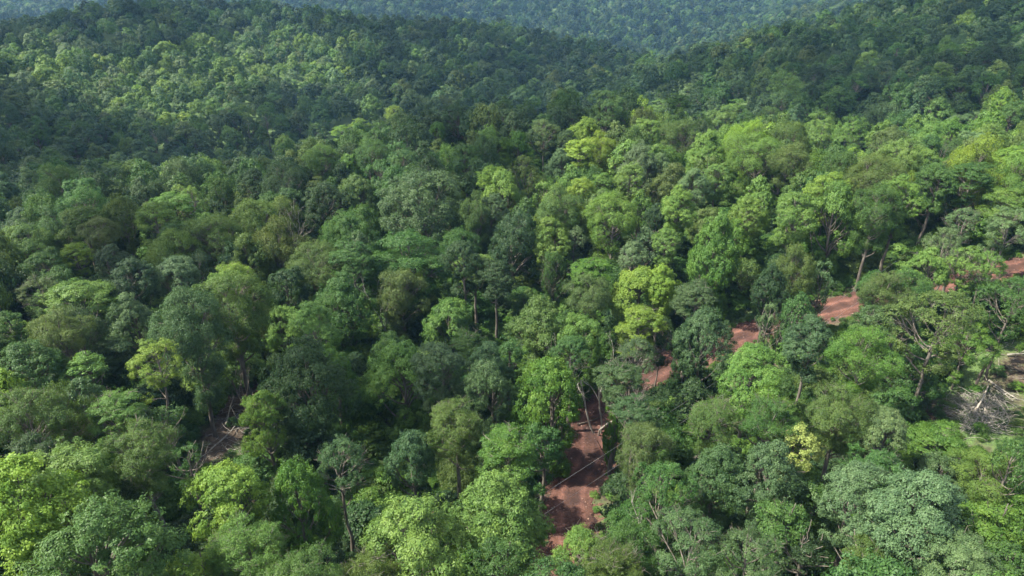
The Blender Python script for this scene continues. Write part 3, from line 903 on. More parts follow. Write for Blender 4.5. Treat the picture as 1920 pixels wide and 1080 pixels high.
# ------------------------------------------------------------------ colours of the wood by place, with sunlight painted into some
ZONE = {
 'ridge': [('lt', 6), ('ol', 2.5), ('lm', 2.5), ('md', 2.5), ('gv', 1.5), ('sv', 1), ('br', .8)],  # lighter mix, sunshine on the ridge put into the leaf colour
 'left':  [('md', 5), ('dk', 4), ('ol', 2), ('bl', 2), ('lt', 2), ('br', .7)],
 'mid':   [('md', 5), ('dk', 3), ('bl', 2), ('ol', 2), ('lt', 2), ('gv', 1)],
 'right': [('md', 4), ('bl', 2), ('ol', 2), ('sv', 1.5), ('gv', 1), ('lt', 2)],
 'skyl':  [('dk', 5), ('md', 4), ('bl', 1), ('br', .6)],
 'far':   [('dk', 4), ('bl', 3), ('md', 4), ('lt', .8), ('br', .6), ('sv', .5)],
 'lit':   [('md', 2), ('lt', 5), ('sv', 3), ('lm', .6), ('br', .6)],  # brighter tints paint the sunlit patch into the far crowns
}
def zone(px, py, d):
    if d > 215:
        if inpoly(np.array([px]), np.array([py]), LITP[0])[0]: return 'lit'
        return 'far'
    if py < 260 and px < 1180: return 'skyl'
    if px > 1000 and py < 450: return 'ridge'
    if px < 700 and py < 640: return 'left'
    if px > 1250: return 'right'
    return 'mid'
def pick(z, r):
    L = ZONE[z]; s = sum(w for _, w in L); u = r.random() * s
    for c, w in L:
        u -= w
        if u <= 0: return c
    return L[-1][0]
KINDS = ['R', 'T', 'F', 'L', 'S']; KWT = [2.6, 6, 3, .9, .8]
rs = np.random.RandomState(21)
def grid_points(sp, r0, r1, azmax, ymin=-40, jit=.42):
    n = int(r1 / sp) + 2
    i, j = np.meshgrid(np.arange(-n, n + 1), np.arange(-n, n + 1))
    x = (i + .5 * (j % 2)) * sp + rs.uniform(-jit, jit, i.shape) * sp
    y = j * sp * .9 + rs.uniform(-jit, jit, i.shape) * sp
    x = x.ravel(); y = y.ravel(); r = np.hypot(x, y); az = abs(np.arctan2(x, y))
    m = (r >= r0) & (r < r1) & ((az < azmax)) & (y > ymin)
    return x[m], y[m]

clear_ids = range(len(CLEAR))
def covers_clear(x, y, zc, R, V):
    """would this crown stand before one of the open patches?"""
    p = proj((x, y, zc))[0]
    if p[2] < 5: return False
    rx = R * FPX / p[2]; ry = app_h(R, V, .6) * FPX / p[2] / 2
    for k in clear_ids:
        for (qx, qy) in CLEAR_S[k]:
            if ((qx - p[0]) / rx) ** 2 + ((qy - p[1]) / ry) ** 2 < 1.0: return True
    return False
cx, cy_ = grid_points(6.1, 18, 185, R_(50))
cand = []
cz = height(cx, cy_)
HA = np.array([(t['px'], t['py'], t['w'], t['hh'], t['d'], t['x'], t['y'], t['R']) for t in hand])
rf = random.Random(5)
for x, y, gz in zip(cx, cy_, cz):
    R = rf.uniform(2.7, 4.6); kind = rf.choices(KINDS, KWT)[0]
    V = R * rf.uniform(2.2, 3.4) if kind != 'L' else R * rf.uniform(1.4, 1.8)
    Ht = max(V + 2.5, rf.uniform(10.5, 17))
    d3 = np.hypot(HA[:, 5] - x, HA[:, 6] - y)
    if (d3 < (R + HA[:, 7]) * .62).any():
        # room for a smaller tree only
        R *= .62; V *= .7; Ht *= .8
        if (d3 < (R + HA[:, 7]) * .66).any(): continue
    td, _ = trk_dist(x, y)
    if td[0] < 3.0: continue
    zc = gz + Ht - V / 2
    p = proj((x, y, zc))[0]
    if p[2] > 5 and p[0] > 1690 and 430 < p[1] < 830:      # the thinned slope
        if rf.random() < .35: continue
        kind = rf.choice(['S', 'S', 'F']); R *= .72; V = min(V, R * 2.6)
    inframe = p[2] > 5 and -60 < p[0] < 1980 and -60 < p[1] < 1160
    if inframe:
        d = math.sqrt(x * x + y * y + (CAM_H - zc) ** 2)
        q = ((HA[:, 0] - p[0]) / (HA[:, 2] * .5)) ** 2 + ((HA[:, 1] - p[1]) / (HA[:, 3] * .5)) ** 2
        bad = (q < 1.0) & (HA[:, 4] > d)
        if bad.any():
            # would hide a tree known from the photograph: lower growth here
            R *= .6; V *= .6; Ht = max(V + 1.0, Ht * .45); zc = gz + Ht - V / 2
            p = proj((x, y, zc))[0]
            q = ((HA[:, 0] - p[0]) / (HA[:, 2] * .5)) ** 2 + ((HA[:, 1] - p[1]) / (HA[:, 3] * .5)) ** 2
            if ((q < .55) & (HA[:, 4] > d)).any(): continue
        if covers_clear(x, y, zc, R * 1.05, V): continue
    else: d = 999
    cand.append(dict(x=x, y=y, R=R, V=V, Ht=Ht, kind=kind, zc=zc, px=p[0], py=p[1], size=(2 * R * FPX / max(p[2], 1)) if inframe else 0, d=d, inf=inframe))
N_OTHER = 9
N_IND = 300 - len(hand) - N_OTHER
inview = [c for c in cand if c['inf'] and 0 < c['px'] < 1920 and 0 < c['py'] < 1080]
inview.sort(key=lambda c: -c['size'])
ind = inview[:N_IND]
ids = set(id(c) for c in ind)
rest = [c for c in cand if id(c) not in ids]
print('cands', len(cand), 'inview', len(inview), 'ind', len(ind), 'max d', max(c['d'] for c in ind))

import re
def short(lab):
    m = re.match(r'^(.*?\b(tree|crown|dome|column|sapling|stump|tuft|branch|growth|tower)\b)', lab)
    s = m.group(1) if m else lab
    return s
FW = {'R': 'rounded', 'T': 'billowing', 'F': 'feathery', 'L': 'layered', 'S': 'open'}
def relation(dx, dy):
    a = math.degrees(math.atan2(-dy, dx)) % 360
    return ['just right of', 'behind and right of', 'directly behind', 'behind and left of', 'just left of', 'in front and left of', 'directly in front of', 'in front and right of'][int((a + 22.5) // 45) % 8]
used = set(t['lab'] for t in hand)
def size_word(w): return 'big' if w > 125 else 'medium' if w > 75 else 'small'
def auto_label(c):
    q = (HA[:, 0] - c['px']) ** 2 + (HA[:, 1] - c['py']) ** 2
    for k in np.argsort(q)[:6]:
        t = hand[k]
        s = short(t['lab'])
        l = '%s %s %s tree %s the %s' % (size_word(c['size']), CW[c['col']], FW[c['kind']], relation(c['px'] - t['px'], c['py'] - t['py']), s)
        l = l.replace('in front and left of the', 'in front left of the').replace('in front and right of the', 'in front right of the')
        w = l.split()
        if len(w) > 16: continue
        if l not in used:
            used.add(l); return l
    return l
for c in ind:
    c['col'] = pick(zone(c['px'], c['py'], c['d']), rf)
    put_tree(c['x'], c['y'], c['R'], c['V'], c['Ht'], c['kind'], vary(PAL[c['col']], rf), auto_label(c))

# ------------------------------------------------------------------ bare trees
def bare(px, py, Ht, spread, stems, seed, label, mat=None, lean=0.0):
    P = hit(px, py, 0.3)
    e = link('bare_tree', None, None, (P[0], P[1], h1(P[0], P[1])))
    a, b = bare_meshes('bare tree', seed, Ht, spread, stems, mat)
    link('trunk', a, e); link('branches', b, e)
    e.rotation_euler = (R_(lean), R_(lean * .5), 0)
    tag(e, label, 'tree', 'bare trees')
    placed.append((P[0], P[1], 1.2, P[2] + Ht / 2, Ht))
bare(1122, 812, 13, .38, 3, 4, 'pale leafless many stemmed snag at the far end of the visible red track')
bare(1180, 745, 9, .42, 2, 9, 'second pale snag with whip thin branches right of the many stemmed snag')
bare(1215, 1120, 11, .5, 1, 14, 'grey dead leaning trunk at the bottom edge right of the track', M_PALE, 14)
bare(472, 790, 9, .3, 1, 23, 'grey brown trunk with broken branches at the head of the brown gully', M_BARK, 4)
bare(1672, 212, 15, .5, 2, 31, 'purple grey leafless tree on the hillside beyond the sunny ridge')
bare(1690, 258, 15, .45, 1, 37, 'pale bare tree in the dark hollow beyond the sunny ridge')

bare(738, 655, 14, .4, 2, 41, 'grey bare stems rising beside the brown gold feathery tree', M_PALE, 2)
bare(548, 520, 14, .45, 2, 43, 'pale forked dead tree poking out between the left middle crowns', M_PALE, 3)
bare(1720, 400, 13, .5, 3, 47, 'tangle of dead twigs rising below the reddish olive spreading crown', M_BARK, 2)

# ------------------------------------------------------------------ felled logs, posts
def log(p1, p2, r, mat, label, group, up=.15, cat='log', branches=0, seed=0, name='fallen_log'):
    a = hit(*p1); b = hit(*p2)
    a = a.copy(); b = b.copy(); a[2] = h1(a[0], a[1]) + up; b[2] = h1(b[0], b[1]) + up
    m = (a + b) / 2
    rs_ = np.random.RandomState(seed)
    P = bend(rs_, a - m, b - m, 9, .035)
    for i in range(len(P)):
        P[i, 2] = max(P[i, 2], h1(P[i, 0] + m[0], P[i, 1] + m[1]) + up - m[2] - r * .2)
    acc = ([], []); tube(acc, P, np.linspace(r, r * .5, 9) * (1 + .08 * rs_.randn(9)), 8)
    V = np.concatenate(acc[0]); F = np.concatenate(acc[1])
    n0 = len(V)
    # closed ends
    V = np.concatenate([V, [P[0]], [P[-1]]])
    F = np.concatenate([F, [(n0, (j + 1) % 8, j, n0) for j in range(8)], [(n0 + 1, n0 - 8 + j, n0 - 8 + (j + 1) % 8, n0 + 1) for j in range(8)]])
    me = bpy.data.meshes.new('log')
    me.from_pydata([tuple(v) for v in V], [], [tuple(f) if f[0] != f[3] else tuple(f[:3]) for f in F.tolist()])
    for p in me.polygons: p.use_smooth = True
    me.materials.append(mat)
    o = link(name, me, None, tuple(m))
    tag(o, label, cat, group)
    if branches:
        acc = ([], [])
        for k in range(branches):
            t = rs_.randint(3, 9); s = P[t]
            e = s + nrm(rs_.randn(3) + nrm(P[-1] - P[0]) * 1.2) * rs_.uniform(.8, 2.2); e[2] = abs(e[2]) * .7 + .1
            tube(acc, bend(rs_, s, e, 5, .1), np.linspace(r * .35, .015, 5), 4)
        link('branch', mesh_np('log branches', np.concatenate(acc[0]), np.concatenate(acc[1]), mat, smooth=True), o)
G1 = 'felled logs on the clearing at the right'
LOGS = [
 ((1823,783),(1852,732),.11,M_LOG,'long white log lying across the others in the felled clearing',G1,.55,3),
 ((1808,760),(1845,792),.10,M_LOG,'pale log at the left end of the felled pile',G1,.15,0),
 ((1812,768),(1855,799),.09,M_PALE,'grey log nearest the camera in the felled pile',G1,.15,2),
 ((1830,751),(1855,790),.10,M_LOG,'pale log in the middle of the felled pile',G1,.3,2),
 ((1852,719),(1908,754),.12,M_PALE,'long straight grey log above the felled pile',G1,.2,0),
 ((1862,728),(1898,756),.09,M_PALE,'thin grey log lying beside the long straight one',G1,.2,0),
 ((1863,752),(1895,798),.08,M_LOG,'thin pale pole to the right of the felled pile',G1,.15,2),
 ((1841,741),(1838,800),.06,M_LOG,'thin crooked branch pointing at the camera in the pile',G1,.35,2),
 ((1875,745),(1892,775),.05,M_PALE,'short grey stick at the right side of the felled pile',G1,.2,1),
 ((1886,672),(1925,668),.12,M_PALE,'grey log at the right edge above the clearing',G1,.3,2),
 ((1880,690),(1925,702),.12,M_DLOG,'dark rotten log below the grey one at the right edge',G1,.2,0),
 ((1848,662),(1882,668),.10,M_DLOG,'dark log at the top of the clearing',G1,.2,0),
 ((305,980),(380,937),.17,M_DLOG,'long dark fallen trunk lying along the foot of the brown gully','fallen logs in the brown gully',.2,3),
 ((386,902),(418,866),.12,M_PALE,'grey fallen trunk pointing up the brown gully','fallen logs in the brown gully',.2,2),
 ((425,800),(440,742),.09,M_LOG,'pale stick-like trunk up the middle of the brown gully','fallen logs in the brown gully',.3,3),
 ((395,850),(452,795),.08,M_PALE,'thin grey trunk slanting across the brown gully','fallen logs in the brown gully',.2,2),
 ((335,1040),(362,1005),.08,M_PALE,'thin pale branch at the bottom of the brown gully','fallen logs in the brown gully',.3,3),
 ((672,842),(720,836),.14,M_DLOG,'dark log lying on the brown bank right of the great dark oak','fallen logs in the brown gully',.15,0),
 ((1149,1020),(1161,1006),.10,M_PALE,'short white log beside the near end of the track','logs by the track',.5,0),
 ((1082,802),(1125,788),.10,M_DLOG,'dark branch lying across the top of the visible track','logs by the track',.35,1),
]
for i, (a, b, r, m, l, gq, up, br_) in enumerate(LOGS): log(a, b, r, m, l, gq, up, 'log', br_, i + 5)
def post(px, py, hgt, r, mat, label, name, lean=3):
    P = hit(px, py)
    acc = ([], []); z = np.linspace(-.4, hgt, 6)
    tube(acc, np.stack([z * math.tan(R_(lean)), z * 0, z], 1), np.linspace(r, r * .85, 6), 10)
    V = np.concatenate(acc[0]); F = [tuple(f) for f in np.concatenate(acc[1]).tolist()]
    F.append(tuple(range(len(V) - 10, len(V))))
    me = bpy.data.meshes.new(name); me.from_pydata([tuple(v) for v in V], [], F); me.materials.append(mat)
    o = link(name, me, None, (P[0], P[1], h1(P[0], P[1]))); return o
tag(post(1778, 868, 1.4, .13, M_LOG, '', 'tree_stump'), 'white broken stump standing below the felled logs', 'stump')
tag(post(1825, 730, 3.0, .16, M_DLOG, '', 'tree_stump', 6), 'tall dark snapped stump at the head of the felled logs', 'stump')

# ------------------------------------------------------------------ overhead wires and their pole
M_WIRE, wn_, wl_2 = new_mat('wire')
o_ = node(wn_, 'ShaderNodeOutputMaterial'); b_ = node(wn_, 'ShaderNodeBsdfPrincipled')
b_.inputs['Base Color'].default_value = (.24, .24, .25, 1); b_.inputs['Metallic'].default_value = .4; b_.inputs['Roughness'].default_value = .5
wl_2.new(b_.outputs[0], o_.inputs[0])
def at_up(px, py, up):
    return hit(px, py, up)
pole_xy = hit(1700, 540)
pz = h1(pole_xy[0], pole_xy[1]); PH = 5.2
pole = link('utility_pole', None, None, (pole_xy[0], pole_xy[1], pz))
tag(pole, 'slim grey utility pole on the grassy bank carrying the two wires', 'pole')
acc = ([], []); tube(acc, np.array([[0, 0, -1.0], [0, 0, PH * .5], [0, 0, PH]]), [.16, .14, .11], 10)
link('shaft', mesh_np('pole shaft', np.concatenate(acc[0]), np.concatenate(acc[1]), M_PALE, smooth=True), pole)
E1 = hit(1013, 948, 3.6); E2 = hit(1018, 960, 3.6)
dirn = nrm(np.array([E1[0] - pole_xy[0], E1[1] - pole_xy[1]])); side = np.array([-dirn[1], dirn[0]])
acc = ([], []); tube(acc, np.array([[-side[0] * .9, -side[1] * .9, PH - .35], [0, 0, PH - .33], [side[0] * .9, side[1] * .9, PH - .35]]) + np.array([dirn[0], dirn[1], 0]) * -.16, [.06, .06, .06], 6)
link('crossarm', mesh_np('pole crossarm', np.concatenate(acc[0]), np.concatenate(acc[1]), M_BARK), pole)
for k, (sgn, e_, lab) in enumerate([(1, E1, 'upper wire of the pair hung across the red track'), (-1, E2, 'lower wire of the pair hung across the red track')]):
    s0 = np.array([pole_xy[0] + side[0] * .85 * sgn, pole_xy[1] + side[1] * .85 * sgn, pz + PH - .25])
    d_ = np.array([dirn[0], dirn[1]])
    L = np.hypot(E1[0] - pole_xy[0], E1[1] - pole_xy[1]) * 1.35
    s1 = np.array([s0[0] + d_[0] * L, s0[1] + d_[1] * L, 0]); s1[2] = E1[2] - (pz + PH - E1[2]) * .2
    n = 40; t = np.linspace(0, 1, n)
    P = s0 + (s1 - s0) * t[:, None]; P[:, 2] -= 4 * .6 * t * (1 - t)
    acc = ([], []); tube(acc, P - s0, np.full(n, .009), 5)
    tag(link('overhead_wire', mesh_np('wire', np.concatenate(acc[0]), np.concatenate(acc[1]), M_WIRE, smooth=True), None, tuple(s0)), lab, 'wire', 'overhead wires')

# ------------------------------------------------------------------ instanced masses
STORE = bpy.data.collections.new('forest forms')
def joined(me, tm, name):
    nv = len(me.vertices); V = np.empty(nv * 3, np.float32); me.vertices.foreach_get('co', V)
    F = np.empty(len(me.loops), np.int32); me.loops.foreach_get('vertex_index', F)
    V2 = np.empty(len(tm.vertices) * 3, np.float32); tm.vertices.foreach_get('co', V2)
    F2 = np.empty(len(tm.loops), np.int32); tm.loops.foreach_get('vertex_index', F2)
    tone = np.empty(len(me.polygons), np.float32); me.attributes['tone'].data.foreach_get('value', tone)
    m = mesh_np(name, np.concatenate([V.reshape(-1, 3), V2.reshape(-1, 3)]), np.concatenate([F.reshape(-1, 4), F2.reshape(-1, 4) + nv]), M_LEAF,
                {'tone': ('FACE', np.concatenate([tone, np.full(len(tm.polygons), .5, np.float32)]))})
    m.materials.append(tm.materials[0])
    mi = np.zeros(len(m.polygons), np.int32); mi[len(tone):] = 1
    m.polygons.foreach_set('material_index', mi)
    return m
def mass(name, meshes, pts, label, cat):
    """pts: x, y, z, rot, sx, sy, sz, index, r, g, b"""
    pts = np.array(pts, np.float32)
    sub = bpy.data.collections.new(name + ' forms')
    for i, m in enumerate(meshes):
        o = bpy.data.objects.new('%s form %02d' % (name, i), m); sub.objects.link(o)
    me = bpy.data.meshes.new(name)
    me.vertices.add(len(pts)); me.vertices.foreach_set('co', pts[:, :3].ravel())
    for an, ty, dat in (('rot', 'FLOAT_VECTOR', np.stack([pts[:, 3] * 0, pts[:, 3] * 0, pts[:, 3]], 1)), ('scl', 'FLOAT_VECTOR', pts[:, 4:7])):
        a = me.attributes.new(an, ty, 'POINT'); a.data.foreach_set('vector', np.ascontiguousarray(dat, np.float32).ravel())
    a = me.attributes.new('idx', 'INT', 'POINT'); a.data.foreach_set('value', pts[:, 7].astype(np.int32))
    a = me.attributes.new('tint', 'FLOAT_COLOR', 'POINT'); a.data.foreach_set('color', np.concatenate([pts[:, 8:11], np.ones((len(pts), 1), np.float32)], 1).ravel())
    me.materials.append(M_LEAF)
    ob = link(name, me)
    tag(ob, label, cat, kind='stuff')
    ng = bpy.data.node_groups.new(name + ' scatter', 'GeometryNodeTree')
    ng.interface.new_socket('Geometry', in_out='INPUT', socket_type='NodeSocketGeometry')
    ng.interface.new_socket('Geometry', in_out='OUTPUT', socket_type='NodeSocketGeometry')
    N = ng.nodes; L = ng.links
    gi = N.new('NodeGroupInput'); go = N.new('NodeGroupOutput')
    ci = N.new('GeometryNodeCollectionInfo'); ci.inputs['Collection'].default_value = sub; ci.inputs['Separate Children'].default_value = True; ci.inputs['Reset Children'].default_value = True
    ip = N.new('GeometryNodeInstanceOnPoints'); ip.inputs['Pick Instance'].default_value = True
    def na(nm, ty):
        q = N.new('GeometryNodeInputNamedAttribute'); q.data_type = ty; q.inputs['Name'].default_value = nm
        return [s for s in q.outputs if s.enabled and s.name == 'Attribute'][0]
    L.new(gi.outputs[0], ip.inputs['Points']); L.new(ci.outputs[0], ip.inputs['Instance'])
    L.new(na('idx', 'INT'), ip.inputs['Instance Index'])
    L.new(na('rot', 'FLOAT_VECTOR'), ip.inputs['Rotation'])
    L.new(na('scl', 'FLOAT_VECTOR'), ip.inputs['Scale'])
    L.new(ip.outputs[0], go.inputs[0])
    md = ob.modifiers.new('scatter', 'NODES'); md.node_group = ng
    return ob

# mid forest: what the 300 leave over, near; far forest on the hills
midm = []; mididx = {}
for k in KINDS:
    mididx[k] = []
    for me, tm in forms(k, 1):
        mididx[k].append(len(midm)); midm.append(joined(me, tm, 'mid tree'))
for k in KINDS:
    mididx[k + '0'] = []
    for me, tm in forms(k, 0)[:2]:
        mididx[k + '0'].append(len(midm)); midm.append(joined(me, tm, 'near tree'))
for k in ['R', 'T', 'F']:
    mididx[k + '2'] = []
    for me, tm in forms(k, 2):
        mididx[k + '2'].append(len(midm)); midm.append(me)
FP = []
for c in rest:
    col = vary(PAL[pick(zone(c['px'], c['py'], c['d']) if c['inf'] else 'mid', rf)], rf)
    FP.append((c['x'], c['y'], c['zc'], rf.uniform(0, 6.28), c['R'] / 4.75, c['R'] / 4.75, c['V'] / 8.6, rf.choice(mididx[c['kind'] + ('0' if math.hypot(c['x'], c['y']) < 85 else '')]), *col))
    placed.append((c['x'], c['y'], c['R'], c['zc'], c['V']))
def add_ring(sp, r0, r1, az, lod, Rm, hl):
    x, y = grid_points(sp, r0, r1, az, ymin=-60)
    z = height(x, y)
    hx = HA[:, 5]; hy = HA[:, 6]
    p = None
    for a, b, c in zip(x, y, z):
        if (np.hypot(hx - a, hy - b) < HA[:, 7] * .8 + 2.2).any(): continue
        R = rf.uniform(*Rm) * rf.choice([.85, 1, 1, 1.12]); kind = rf.choices(['R', 'T', 'F', 'L', 'S'], [3, 6, 1.6, .8, .5])[0]
        V = R * rf.uniform(1.8, 2.8); Ht = rf.uniform(*hl); zc = c + Ht - V / 2
        q = proj((a, b, zc))[0]
        d = math.hypot(a, b)
        if q[2] > 5 and inpoly(np.array([q[0]]), np.array([q[1]]), CLEAR[9])[0]: continue
        if lod == 2: kk = kind if kind in 'RTF' else 'R'; idx = rf.choice(mididx[kk + '2'])
        else: idx = rf.choice(mididx[kind])
        col = vary(PAL[pick(zone(q[0], q[1], max(d, 216) if d > 205 else d) if q[2] > 5 else 'mid', rf)], rf, .14 if d < 620 else .30)
        FP.append((a, b, zc, rf.uniform(0, 6.28), R / 4.75, R / 4.75, V / 8.6, idx, *col))
add_ring(7.0, 185, 300, R_(50), 1, (3.5, 5.0), (12, 19))
add_ring(8.4, 300, 620, R_(46), 2, (4.1, 5.6), (12, 19.5))
add_ring(12.5, 620, 1640, R_(42), 2, (6.2, 8.4), (16, 26))
# round about the camera, for whoever looks from beside it
x, y = grid_points(7.2, 25, 120, R_(180), ymin=-70)
m = abs(np.arctan2(x, y)) >= R_(50)
for a, b in zip(x[m], y[m]):
    R = rf.uniform(3, 4.8); V = R * rf.uniform(1.5, 2.2); Ht = rf.uniform(11, 15)
    FP.append((a, b, h1(a, b) + Ht - V / 2, rf.uniform(0, 6.28), R / 4.75, R / 4.75, V / 8.6, rf.choice(mididx[rf.choice('RTFL') + ('0' if math.hypot(a, b) < 60 else '')]), *vary(PAL[pick('mid', rf)], rf)))
print('mass trees', len(FP))
mass('distant_forest', midm, FP, 'dense green forest of countless crowns covering the hills to the top of the picture', 'forest')

# ------------------------------------------------------------------ undergrowth
shm = []
for k, s in (('R', 1), ('L', 2), ('F', 3), ('T', 4)):
    me, _, _, _ = crown_mesh('shrub form', 900 + s, k, 1)
    shm.append(me)
UP = []
x, y = grid_points(1.75, 14, 165, R_(46))
ux = height(x, y); td, _ = trk_dist(x, y)
pp = proj(np.stack([x, y, ux], 1))
okc = np.ones(len(x))
for k, v in ((5, .45), (4, 1.0), (6, .22), (7, .6), (8, .2), (9, 0.1), (0, .5), (1, .5), (2, .5), (3, .5)):
    okc[inpoly(pp[:, 0], pp[:, 1], CLEAR[k])] = v
near_clear = np.zeros(len(x), bool)
rx_ = 2.6 * FPX / np.maximum(pp[:, 2], 1)
for k in (0, 1, 2, 3, 5, 6):
    for q_ in CLEAR_S[k]: near_clear |= ((pp[:, 0] - q_[0]) ** 2 + (pp[:, 1] - rx_ * .9 - q_[1]) ** 2) < (rx_ * 1.25) ** 2
blobs = np.sin(x * .21 + 1) * np.sin(y * .17 + 2) + np.sin(x * .07 + y * .11)
for i in range(len(x)):
    if td[i] < 3.3: continue
    if rf.random() > okc[i] * (.80 + .15 * blobs[i]): continue
    opn = okc[i] < 1 or td[i] < 6
    if not opn and near_clear[i]: opn = True
    s = rf.uniform(.10, .22) if opn else rf.uniform(.20, .62)
    if np.hypot(x[i], y[i]) > 100 and not opn: s *= 1.3
    c = vary(PAL[rf.choices(['md', 'gv', 'dk', 'lt', 'ol'], [4, 3, 2, 2, 1.5])[0]], rf, .2)
    if k == 4: pass
    UP.append((x[i], y[i], ux[i] + 4 * s * .55, rf.uniform(0, 6.28), s, s, s * rf.uniform(.6, 1.0), rf.randrange(len(shm)), *c))
# weeds at the edge of the track
x, y = grid_points(.85, 30, 130, R_(46)); td, _ = trk_dist(x, y)
m = (td > 1.9) & (td < 6.0); x, y, td = x[m], y[m], td[m]; uz = height(x, y)
for i in range(len(x)):
    if rf.random() > .25 + .2 * (td[i] - 1.9): continue
    s = rf.uniform(.05, .12) * (1 + .35 * max(0, td[i] - 2.6))
    UP.append((x[i], y[i], uz[i] + 4 * s * .5, rf.uniform(0, 6.28), s, s, s * .8, rf.randrange(len(shm)), *vary(PAL[rf.choices(['md', 'gv', 'lt', 'ol'], [4, 4, 2, 1])[0]], rf, .2)))
# young trees standing under the canopy
x, y = grid_points(4.3, 16, 170, R_(46)); uz = height(x, y); td, _ = trk_dist(x, y)
for i in range(len(x)):
    if td[i] < 3.4: continue
    s = rf.uniform(.32, .62); V = s * 8.6 * rf.uniform(.8, 1.25); zc = uz[i] + V * .5 + rf.uniform(.2, 2.5)
    if covers_clear(x[i], y[i], zc, s * 4.4, V): continue
    UP.append((x[i], y[i], zc, rf.uniform(0, 6.28), s, s, V / 8.6, rf.randrange(len(shm)), *vary(PAL[rf.choices(['md', 'dk', 'gv', 'lt', 'ol'], [4, 4, 2, 1, 1])[0]], rf, .15)))
print('shrubs', len(UP))
mass('undergrowth', shm, UP, 'low green shrubs and weeds filling the ground between the trunks', 'undergrowth')

# stones and clods on the track
rsy = np.random.RandomState(9)
SV = []; SF = []
cube = np.array([[-1,-1,-1],[1,-1,-1],[1,1,-1],[-1,1,-1],[-.7,-.7,1],[.7,-.7,1],[.7,.7,1],[-.7,.7,1]], float)
cf = np.array([[0,3,2,1],[4,5,6,7],[0,1,5,4],[1,2,6,5],[2,3,7,6],[3,0,4,7]])
for i in range(900):
    k = rsy.randint(0, len(TRK) - 1); f = rsy.rand(); c = TRK[k] * (1 - f) + TRK[k + 1] * f; d_ = TRK[k + 1] - TRK[k]; nn = np.array([-d_[1], d_[0]]) / (np.hypot(*d_) + 1e-6)
    o = rsy.choice([-1, 1]) * 2.4 * rsy.rand() ** .5; c = c + nn * o
    r = rsy.uniform(.03, .10) * (1.6 if rsy.rand() < .08 else 1)
    q = (cube * rsy.uniform(.6, 1.2, (8, 3))) * r; a = rsy.rand() * 6.28
    q = q @ np.array([[math.cos(a), -math.sin(a), 0], [math.sin(a), math.cos(a), 0], [0, 0, .7]])
    SV.append(q + [c[0], c[1], h1(c[0], c[1]) + .12]); SF.append(cf + 8 * i)
tag(link('loose_stones', mesh_np('stones', np.concatenate(SV), np.concatenate(SF), wood_material('red stone', (.08, .04, .03), (.24, .15, .12)))), 'loose stones and clods scattered over the red track', 'stones', kind='stuff')

# sticks and brash on the bare slopes
rsx = np.random.RandomState(77)
acc = ([], [])
for (poly, n) in ((CLEAR[5], 200), ([(1795,748),(1882,748),(1882,812),(1795,812)], 420), (CLEAR[6], 260), (CLEAR[7], 60), (CLEAR[8], 40), (CLEAR[0], 10)):
    xs = [q[0] for q in poly]; ys = [q[1] for q in poly]
    for i in range(n):
        mg = 0 if n == 420 else 20
        a, b = rsx.uniform(min(xs) - mg, max(xs) + mg), rsx.uniform(min(ys) - mg, max(ys) + mg)
        P = hit(a, b)
        if P is None: continue
        L = rsx.uniform(.5, 2.4); an = rsx.rand() * 6.28
        q = P + np.array([math.cos(an) * L, math.sin(an) * L, 0])
        if trk_dist(P[0], P[1])[0][0] < 3: continue
        P[2] = h1(P[0], P[1]) + .08; q[2] = h1(q[0], q[1]) + rsx.uniform(.05, .5)
        if n == 420: P[2] += rsx.uniform(0, .5); q[2] += rsx.uniform(0, .5)
        r = rsx.uniform(.012, .04)
        tube(acc, bend(rsx, P, q, 5, .1), np.linspace(r, r * .4, 5), 4)
tag(link('brushwood', mesh_np('brushwood', np.concatenate(acc[0]), np.concatenate(acc[1]), M_TWIG)), 'scattered grey twigs and brash on the bare slopes', 'brushwood', kind='stuff')
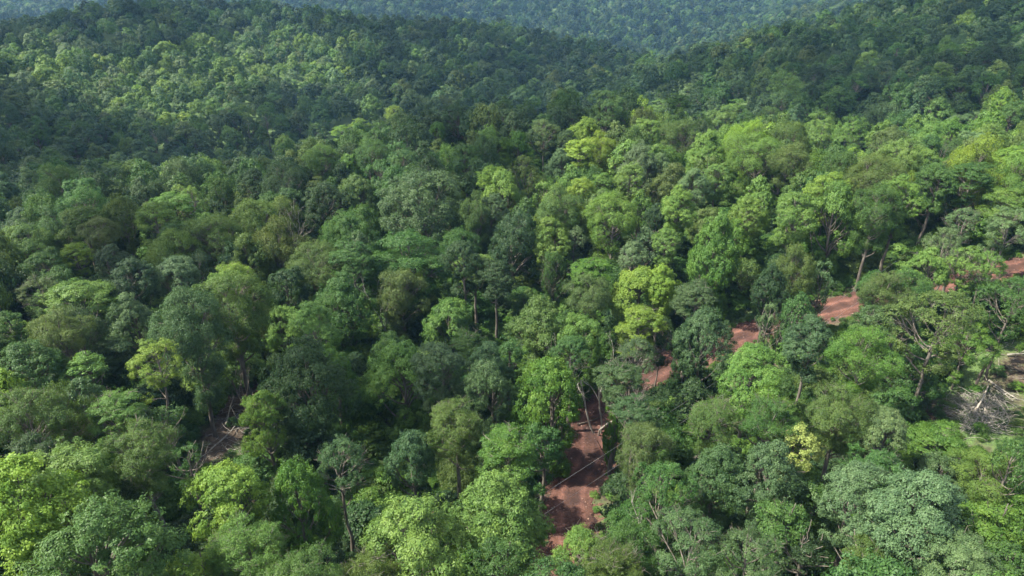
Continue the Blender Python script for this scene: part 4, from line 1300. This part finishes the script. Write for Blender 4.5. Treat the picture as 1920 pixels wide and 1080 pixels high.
# ------------------------------------------------------------------ broken cloud high over the valley, whose shadows lie on the hills
SHP = [([(-300,225),(430,225),(640,215),(600,262),(420,330),(250,352),(-300,352)], .97),
       ([(-400,-200),(2300,-200),(2300,130),(1850,190),(1640,250),(1400,185),(1180,190),(640,215),(420,330),(-400,330)], .95),
       ([(660,215),(1180,185),(1180,225),(1000,300),(700,262)], .75),
       ([(-300,290),(420,330),(330,560),(260,760),(-300,700)], .12),
       ([(640,320),(1000,320),(1000,560),(640,620)], .12)]
def clouds():
    m, n, l = new_mat('cloud')
    out = node(n, 'ShaderNodeOutputMaterial'); bs = node(n, 'ShaderNodeBsdfDiffuse'); bs.inputs[0].default_value = (.85, .86, .88, 1)
    tr = node(n, 'ShaderNodeBsdfTransparent'); mx = node(n, 'ShaderNodeMixShader'); mx.inputs[0].default_value = .60
    l.new(tr.outputs[0], mx.inputs[1]); l.new(bs.outputs[0], mx.inputs[2]); l.new(mx.outputs[0], out.inputs[0])
    SP = 17.0
    X, Y = np.meshgrid(np.arange(-700, 800, SP), np.arange(20, 1600, SP))
    rsq = np.random.RandomState(4)
    X = (X + rsq.uniform(-7, 7, X.shape)).ravel(); Y = (Y + rsq.uniform(-7, 7, Y.shape)).ravel()
    Z = height(X, Y) + 12
    p = proj(np.stack([X, Y, Z], 1))
    s = np.where(Y < 170, .04, .6)
    s = np.where(p[:, 2] < 5, 0, s)
    for poly, v in SHP[1:] + SHP[:1]: s = np.where(inpoly(p[:, 0], p[:, 1], poly), v, s)
    for k, poly in enumerate(LITP): s = np.where(inpoly(p[:, 0], p[:, 1], poly) , 0.0 if k < 3 else .02, s)
    s = np.where((Y > 800) & (s > .1), .40, s)
    s *= .85 + .3 * np.sin(X * .021 + 1.3) * np.sin(Y * .017)
    keep = rsq.rand(len(X)) < s
    up = 560.0
    t = (up - Z) / sdir[2]
    C_ = np.stack([X + sdir[0] * t, Y + sdir[1] * t, Z * 0 + up], 1)[keep]
    print('cloud puffs', len(C_))
    # a small lumpy ball, reused for every puff of one cloud bank
    import bmesh
    bm = bmesh.new(); bmesh.ops.create_icosphere(bm, subdivisions=2, radius=1.0)
    bv = np.array([v.co[:] for v in bm.verts]); bf = np.array([[v.index for v in f.verts] for f in bm.faces]); bm.free()
    az = np.arctan2(C_[:, 0], C_[:, 1])
    bank = np.digitize(az, [-.9, -.45, 0]) 
    for b in range(4):
        Q = C_[bank == b]
        if len(Q) == 0: continue
        V = []; F = []
        for i, c in enumerate(Q):
            r = rsq.uniform(8.5, 14.5)
            lum = 1 + .18 * np.sin(bv[:, :1] * 3 + rsq.rand() * 6) * np.cos(bv[:, 1:2] * 4 + rsq.rand() * 6)
            V.append(bv * lum * np.array([r, r, r * .4]) + c + np.array([0, 0, rsq.uniform(-6, 6)])); F.append(bf + i * len(bv))
        o = link('cloud', mesh_np('cloud', np.concatenate(V), np.concatenate(F), m, smooth=True))
        tag(o, 'bank of broken white cloud above the valley', 'cloud', kind='structure')
clouds()
# ------------------------------------------------------------------ the air
def haze():
    m, n, l = new_mat('haze')
    out = node(n, 'ShaderNodeOutputMaterial')
    v = node(n, 'ShaderNodeVolumePrincipled')
    v.inputs['Color'].default_value = (0.27, 0.54, 1.0, 1)
    v.inputs['Density'].default_value = HAZE
    v.inputs['Anisotropy'].default_value = 0.0
    l.new(v.outputs[0], out.inputs['Volume'])
    lo = float(ZZ.min()) - 1.5; hi = max(CAM_H + 6, float(ZZ.max()) + 26)
    V = [(x, y, z) for z in (lo, hi) for y in (-1600, 3000) for x in (-2500, 2500)]
    me = bpy.data.meshes.new('haze')
    me.from_pydata(V, [], [(0, 2, 3, 1), (4, 5, 7, 6), (0, 1, 5, 4), (2, 6, 7, 3), (0, 4, 6, 2), (1, 3, 7, 5)])
    me.materials.append(m)
    tag(link('haze', me), 'thin blue haze in the air over the valley', 'haze', kind='stuff')
HAZE = 0.0001
haze()
